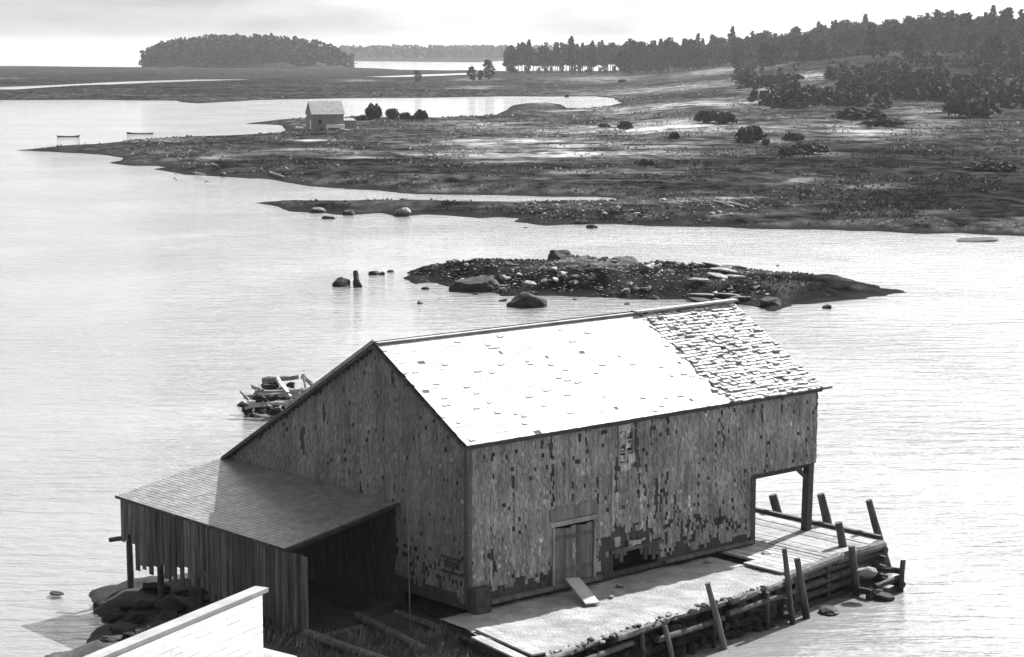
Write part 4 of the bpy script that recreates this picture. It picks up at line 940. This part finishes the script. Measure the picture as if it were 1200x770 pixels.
# thin-stemmed row with the bright water showing between the trunks
def at_col(px, Y): return ((px-600)/FPX*Y/ math.cos(0)*1.0)
def colX(px, Y):    # x of the vertical pixel column at ground distance Y, near the horizon
    r = ray(px, 80); return r.x/r.y*Y
for px in np.arange(596, 730, 3.6):
    Y = rnd.uniform(1330, 1420); plant(rnd.choice([0, 1, 1, 0, 2]), colX(px+rnd.uniform(-1.5, 1.5), Y), Y, rnd.uniform(.82, 1.2), 'tall thin-stemmed tree in the row with bright water between the trunks', 'thin-stemmed trees with water behind')
k = 0
for row, (Y0, Y1) in enumerate(((1180, 1270), (1290, 1390))):
    for px in np.arange(728, 1240, 4.4 if row == 0 else 5.6):
        s_ = (px-600)/FPX; Yr = rnd.uniform(Y0, Y1)-260*max(0, (px-900)/300)
        plant(rnd.choice([0, 1, 2, 3, 4, 5, 4, 5, 0]), colX(px+rnd.uniform(-2, 2), Yr), Yr, rnd.uniform(.80, 1.16)*(1.05 if px < 900 else .98), ('dark tree in the front rank of the long wood, ' if row == 0 else 'dark tree in the second rank of the long wood, ')+('next to the thin-stemmed row' if px < 800 else 'in its middle stretch' if px < 900 else 'above the upper slope' if px < 1050 else 'towards the right edge'), 'trees of the wood on the right'); k += 1
for i in range(46):
    px = rnd.uniform(862, 1240); Yr = rnd.uniform(900, 1100)-150*max(0, (px-900)/300)
    plant(rnd.choice([4, 5, 4, 5, 0]), colX(px, Yr), Yr, rnd.uniform(.45, .8), 'low rounded tree straggling down the slope in front of the skyline wood', 'low trees on the upper slope')
for i in range(13):
    px = 597+i*10.3+rnd.uniform(-3.5, 3.5); Yr = rnd.uniform(1290, 1335)
    plant(rnd.choice([4, 5]), colX(px, Yr), Yr, rnd.uniform(.22, .52), 'low scrubby tree filling the foot of the thin-stemmed row', 'undergrowth trees of the thin-stemmed row')
# a few that rise above their neighbours
for px, sc, kd, lb in ((858, 1.22, 2, 'pointed spruce rising highest above the long wood'), (774, 1.25, 3, 'spruce tip poking above the wood left of the highest one'), (670, 1.2, 2, 'slim spruce poking above the thin-stemmed row'), (694, 1.26, 3, 'second slim spruce right of the first above the thin-stemmed row'), (599, .95, 4, 'dense tree at the left end of the thin-stemmed row'), (1010, 1.12, 5, 'broad tree on the skyline above the right slope')):
    Y = 1240; plant(kd, colX(px, Y), Y, sc, lb, None)
for i, (px, py, h, lb) in enumerate([(553, 97, 8, 'round small tree alone on the far flats'), (572, 96, 10.5, 'taller loose tree on the far flats near the thin-stemmed row'), (563, 96, 6, 'bushy sapling between the two small trees on the far flats'), (489, 98, 6, 'lone bush far off on the flats behind the inlet')]):
    P_ = at(px, py, .6); plant(4+i % 2, P_.x, P_.y, h/16, lb, None)

# distant woods that read as one mass
def wood_mass(name, pts, lb, size, n, hgt, m='leaf'):
    mb = MB(); rnd = random.Random(len(pts))
    for (X, Y, z) in pts:
        h = hgt*rnd.uniform(.7, 1.15); r = h*.34
        for q in range(3): leaf_blob(mb, (X+rnd.uniform(-1, 1)*r*.6, Y+rnd.uniform(-1, 1)*r*.6, z+h*(.14+.34*q)), r*(1.1-.22*q), n//3, size, rnd, 1.0)
    return tag(mb.build(name, M[m]), lb, 'wood', kind='stuff')
pts = []
for i in range(1500):
    X = -240+rnd.uniform(-96, 96); Y = 1748+230*rnd.random()**1.5; ex = (X+240)/94; ey = (Y-1900)/150
    if ex*ex+ey*ey > 1 or Y > 1930: continue
    pts.append((X, Y, landz(X, Y)))
wood_mass('island_wood', pts[:950], 'dense round-topped wood covering the low island at the far left', 1.5, 45, 12)
pts = []
for i in range(1300):
    px = rnd.uniform(392, 1250)
    if px > 640 and rnd.random() < .5: continue
    if 596 < px < 725 and 0: continue
    Y = rnd.uniform(3250, 4300); X = colX(px, Y); pts.append((X, Y, landz(X, Y)))
wood_mass('far_shore_wood', pts, 'low distant wood on the far shore beyond the bright water', 2.6, 36, 17, 'leaf2')
# undergrowth on the slope below the skyline wood: seen as a mass of scrub
pts = []
for i in range(4200):
    px = rnd.uniform(862, 1320); Y = rnd.uniform(470, 1150); X = colX(px, Y)
    # thickest under the wood, breaking into islands of scrub lower on the slope
    lim = .40+.22*(1-(Y-470)/680.0)**.8+.06*max(0, (960-px)/100)-.10*max(0, (px-1000)/150)
    if fbm(np.array([[X/16.]]), np.array([[Y/55.]]), 33)[0, 0] < lim: continue
    pts.append((X, Y, landz(X, Y)-1.2))
wood_mass('slope_scrub', pts, 'dark scrub spreading down the slope below the skyline wood', .5, 48, 4.2, 'leaf2')

# standing grass and sedge tussocks over the marsh: uncountable
def tussocks():
    g = np.random.default_rng(4); N = 120000
    px = g.uniform(-60, 1260, N); py = 84+(275-84)*g.random(N)**.9
    extra = g.random(N) < .12; px[extra] = g.uniform(480, 1060, extra.sum()); py[extra] = g.uniform(304, 356, extra.sum())
    b = (385-py)/FPX; ry_ = math.cos(PITCH)+b*math.sin(PITCH); rz_ = -math.sin(PITCH)+b*math.cos(PITCH); t_ = -CAMH/rz_
    X = (px-600)/FPX*t_; Y = ry_*t_
    J = (px-xs[0])/4; I = np.interp(py, ys, np.arange(len(ys))); i0 = np.clip(I.astype(int), 0, len(ys)-2); j0 = np.clip(J.astype(int), 0, len(xs)-2); fi = I-i0; fj = J-j0
    def smp(A): return (A[i0, j0]*(1-fj)+A[i0, j0+1]*fj)*(1-fi)+(A[i0+1, j0]*(1-fj)+A[i0+1, j0+1]*fj)*fi
    z = smp(Z); dry = smp(PV); sed = smp(DK)
    clump = fbm(X/6.0, Y/14.0, 91, 3)
    keep = (z > .32) & (clump+.3*g.random(N) > .70+.12*dry) & (Y < 1050)
    X, Y, z, dry, sed, px, clump = (q[keep] for q in (X, Y, z, dry, sed, px, clump)); n = len(X)
    h = g.uniform(.08, .34, n)*np.clip(Y/350, .35, 1.3); w = h*g.uniform(.5, 1.6, n); an = g.uniform(-.6, .6, n)
    cx, sy = np.cos(an)*w/2, np.sin(an)*w/2; lean = g.uniform(-.15, .15, n)
    V = np.empty((n, 5, 3)); V[:, 0] = np.stack([X-cx, Y-sy, z-.05], -1); V[:, 1] = np.stack([X+cx, Y+sy, z-.05], -1)
    V[:, 2] = np.stack([X+cx*.9+lean, Y+sy, z+h*g.uniform(.4, .9, n)], -1); V[:, 3] = np.stack([X+lean, Y+.05, z+h], -1); V[:, 4] = np.stack([X-cx*1.1+lean, Y-sy, z+h*g.uniform(.3, .8, n)], -1)
    me = bpy.data.meshes.new('marsh_grass'); me.from_pydata(V.reshape(-1, 3).tolist(), [], np.arange(n*5).reshape(n, 5).tolist())
    val = np.clip(.03+.08*g.random(n)+dry*g.uniform(.05, .3, n)-.07*sed, .010, .45)
    pale = g.random(n) < (.06+.12*dry)*(1-.8*sed); val[pale] += .14
    at_ = me.attributes.new('tone', 'FLOAT', 'POINT'); at_.data.foreach_set('value', np.repeat(val, 5).astype(np.float32))
    m = bpy.data.materials.new('sedge_and_grass'); m.use_nodes = True; nn = m.node_tree.nodes; p = nn['Principled BSDF']; p.inputs['Roughness'].default_value = 1; p.inputs['Specular IOR Level'].default_value = 0
    a_ = nn.new('ShaderNodeAttribute'); a_.attribute_name = 'tone'; m.node_tree.links.new(a_.outputs['Fac'], p.inputs['Base Color'])
    tr = nn.new('ShaderNodeBsdfTranslucent'); mxs = nn.new('ShaderNodeMixShader'); mxs.inputs[0].default_value = .5; lk = m.node_tree.links
    lk.new(a_.outputs['Fac'], tr.inputs['Color']); lk.new(p.outputs[0], mxs.inputs[1]); lk.new(tr.outputs[0], mxs.inputs[2]); lk.new(mxs.outputs[0], nn['Material Output'].inputs['Surface'])
    me.materials.append(m); o = bpy.data.objects.new('marsh_grass', me); COL.objects.link(o); tag(o, 'rough grass and sedge tussocks growing over the marsh and islet', 'grass', kind='stuff')
tussocks()
def bush_proto(seed, m):
    rnd = random.Random(seed); t_ = empty('field_bush', (0, 0, 0)); mb = MB()
    for k in range(7): an = k*.9; mb.log((0, 0, -.2), (math.cos(an)*.5, math.sin(an)*.5, .7), .05, .02, n=5, rings=1)
    mb.build('stem', M['bark'], t_); mb = MB()
    for k in range(26):
        an = rnd.random()*6.28; rr = rnd.random()**.6; leaf_blob(mb, (math.cos(an)*rr*.75, math.sin(an)*rr*.75, .28+.5*(1-rr*rr*.8)*rnd.random()), .3, 34, .10, rnd, .8)
    mb.build('foliage', M[m], t_); return t_
bp_ = [bush_proto(1, 'leaf'), bush_proto(2, 'leaf'), bush_proto(3, 'leaf2')]; bused = set()
def bush(px, py, w2, h2, lb, grp=None, k=None):
    k = random.randrange(3) if k is None else k; p = bp_[k]
    if k in bused: p = copy_tree(p)
    bused.add(k); P_ = at(px, py, .8)
    for _ in range(6):
        z = max(landz(P_.x, P_.y), 0); P_ = at(px, py, min(z, 12))
    sc = w2/(FPX/P_.y); p.location = (P_.x, P_.y, max(z, 0)-.05); p.rotation_euler = (0, 0, random.random()*6.28); p.scale = (sc*1.05, sc*1.05, h2/(FPX/P_.y)*1.35); tag(p, lb, 'bush', grp)
for q in [(438, 140, 12, 17, 'largest rounded bush right of the small house'), (460, 140, 9, 13, 'second rounded bush right of the small house'), (475, 140, 8, 8, 'low bush between the round ones near the small house'), (493, 141, 8, 11, 'round bush farthest right in the row beyond the small house'), (484, 141, 7, 6, 'lowest scrubby bush in the row beyond the small house'), (424, 141, 8, 6, 'creeping bush at the left foot of the largest rounded bush'),
          (880, 167, 20, 18, 'big round dark bush alone on the marsh'), (732, 152, 10, 9, 'small round dark bush in the middle of the marsh'), (708, 149, 7, 4, 'tiny low bush left of the small round one on the marsh'), (828, 144, 15, 14, 'left one of two dark bushes side by side'), (850, 145, 13, 13, 'right one of two dark bushes side by side'), (757, 193, 16, 7, 'flat spreading bush in the pale grass'), (790, 163, 7, 8, 'little upright bush left of the big round one'),
          (930, 165, 14, 9, 'ragged bush right of the big round dark bush'), (898, 170, 6, 7, 'small shrub touching the big round bush'), (948, 180, 26, 11, 'low wide thicket below the ragged bush'), (925, 182, 14, 8, 'low thicket left of the wide one'), (1010, 140, 34, 11, 'long dark thicket in the field on the slope'), (1035, 148, 28, 9, 'dark thicket below the long one in the slope field'),
          (965, 120, 16, 14, 'upright bush clump at the left end of the slope'), (950, 118, 10, 10, 'smaller bush clump left of the upright one'), (900, 103, 24, 12, 'wide dark bush at the wood corner'), (925, 101, 20, 14, 'dark bush right of the wood corner bush'), (984, 118, 14, 9, 'bush clump just right of the upright one'), (1110, 122, 26, 20, 'heavy dark bush near the right edge of the slope'), (1140, 138, 34, 22, 'largest dark thicket near the right edge'), (1165, 200, 34, 10, 'low dark thicket by the lower right of the marsh'), (1090, 105, 26, 14, 'dark bush higher on the right slope'), (1045, 98, 24, 10, 'spreading bush mid-way up the right slope'),
          (690, 85, 5, 4, 'tiny bush before the thin-stemmed trees'), (729, 97, 5, 4, 'tiny bush on the far meadow'), (664, 114, 3, 3, 'tiny post-like bush at the inlet head')]:
    bush(*q)
S.render.film_transparent = False
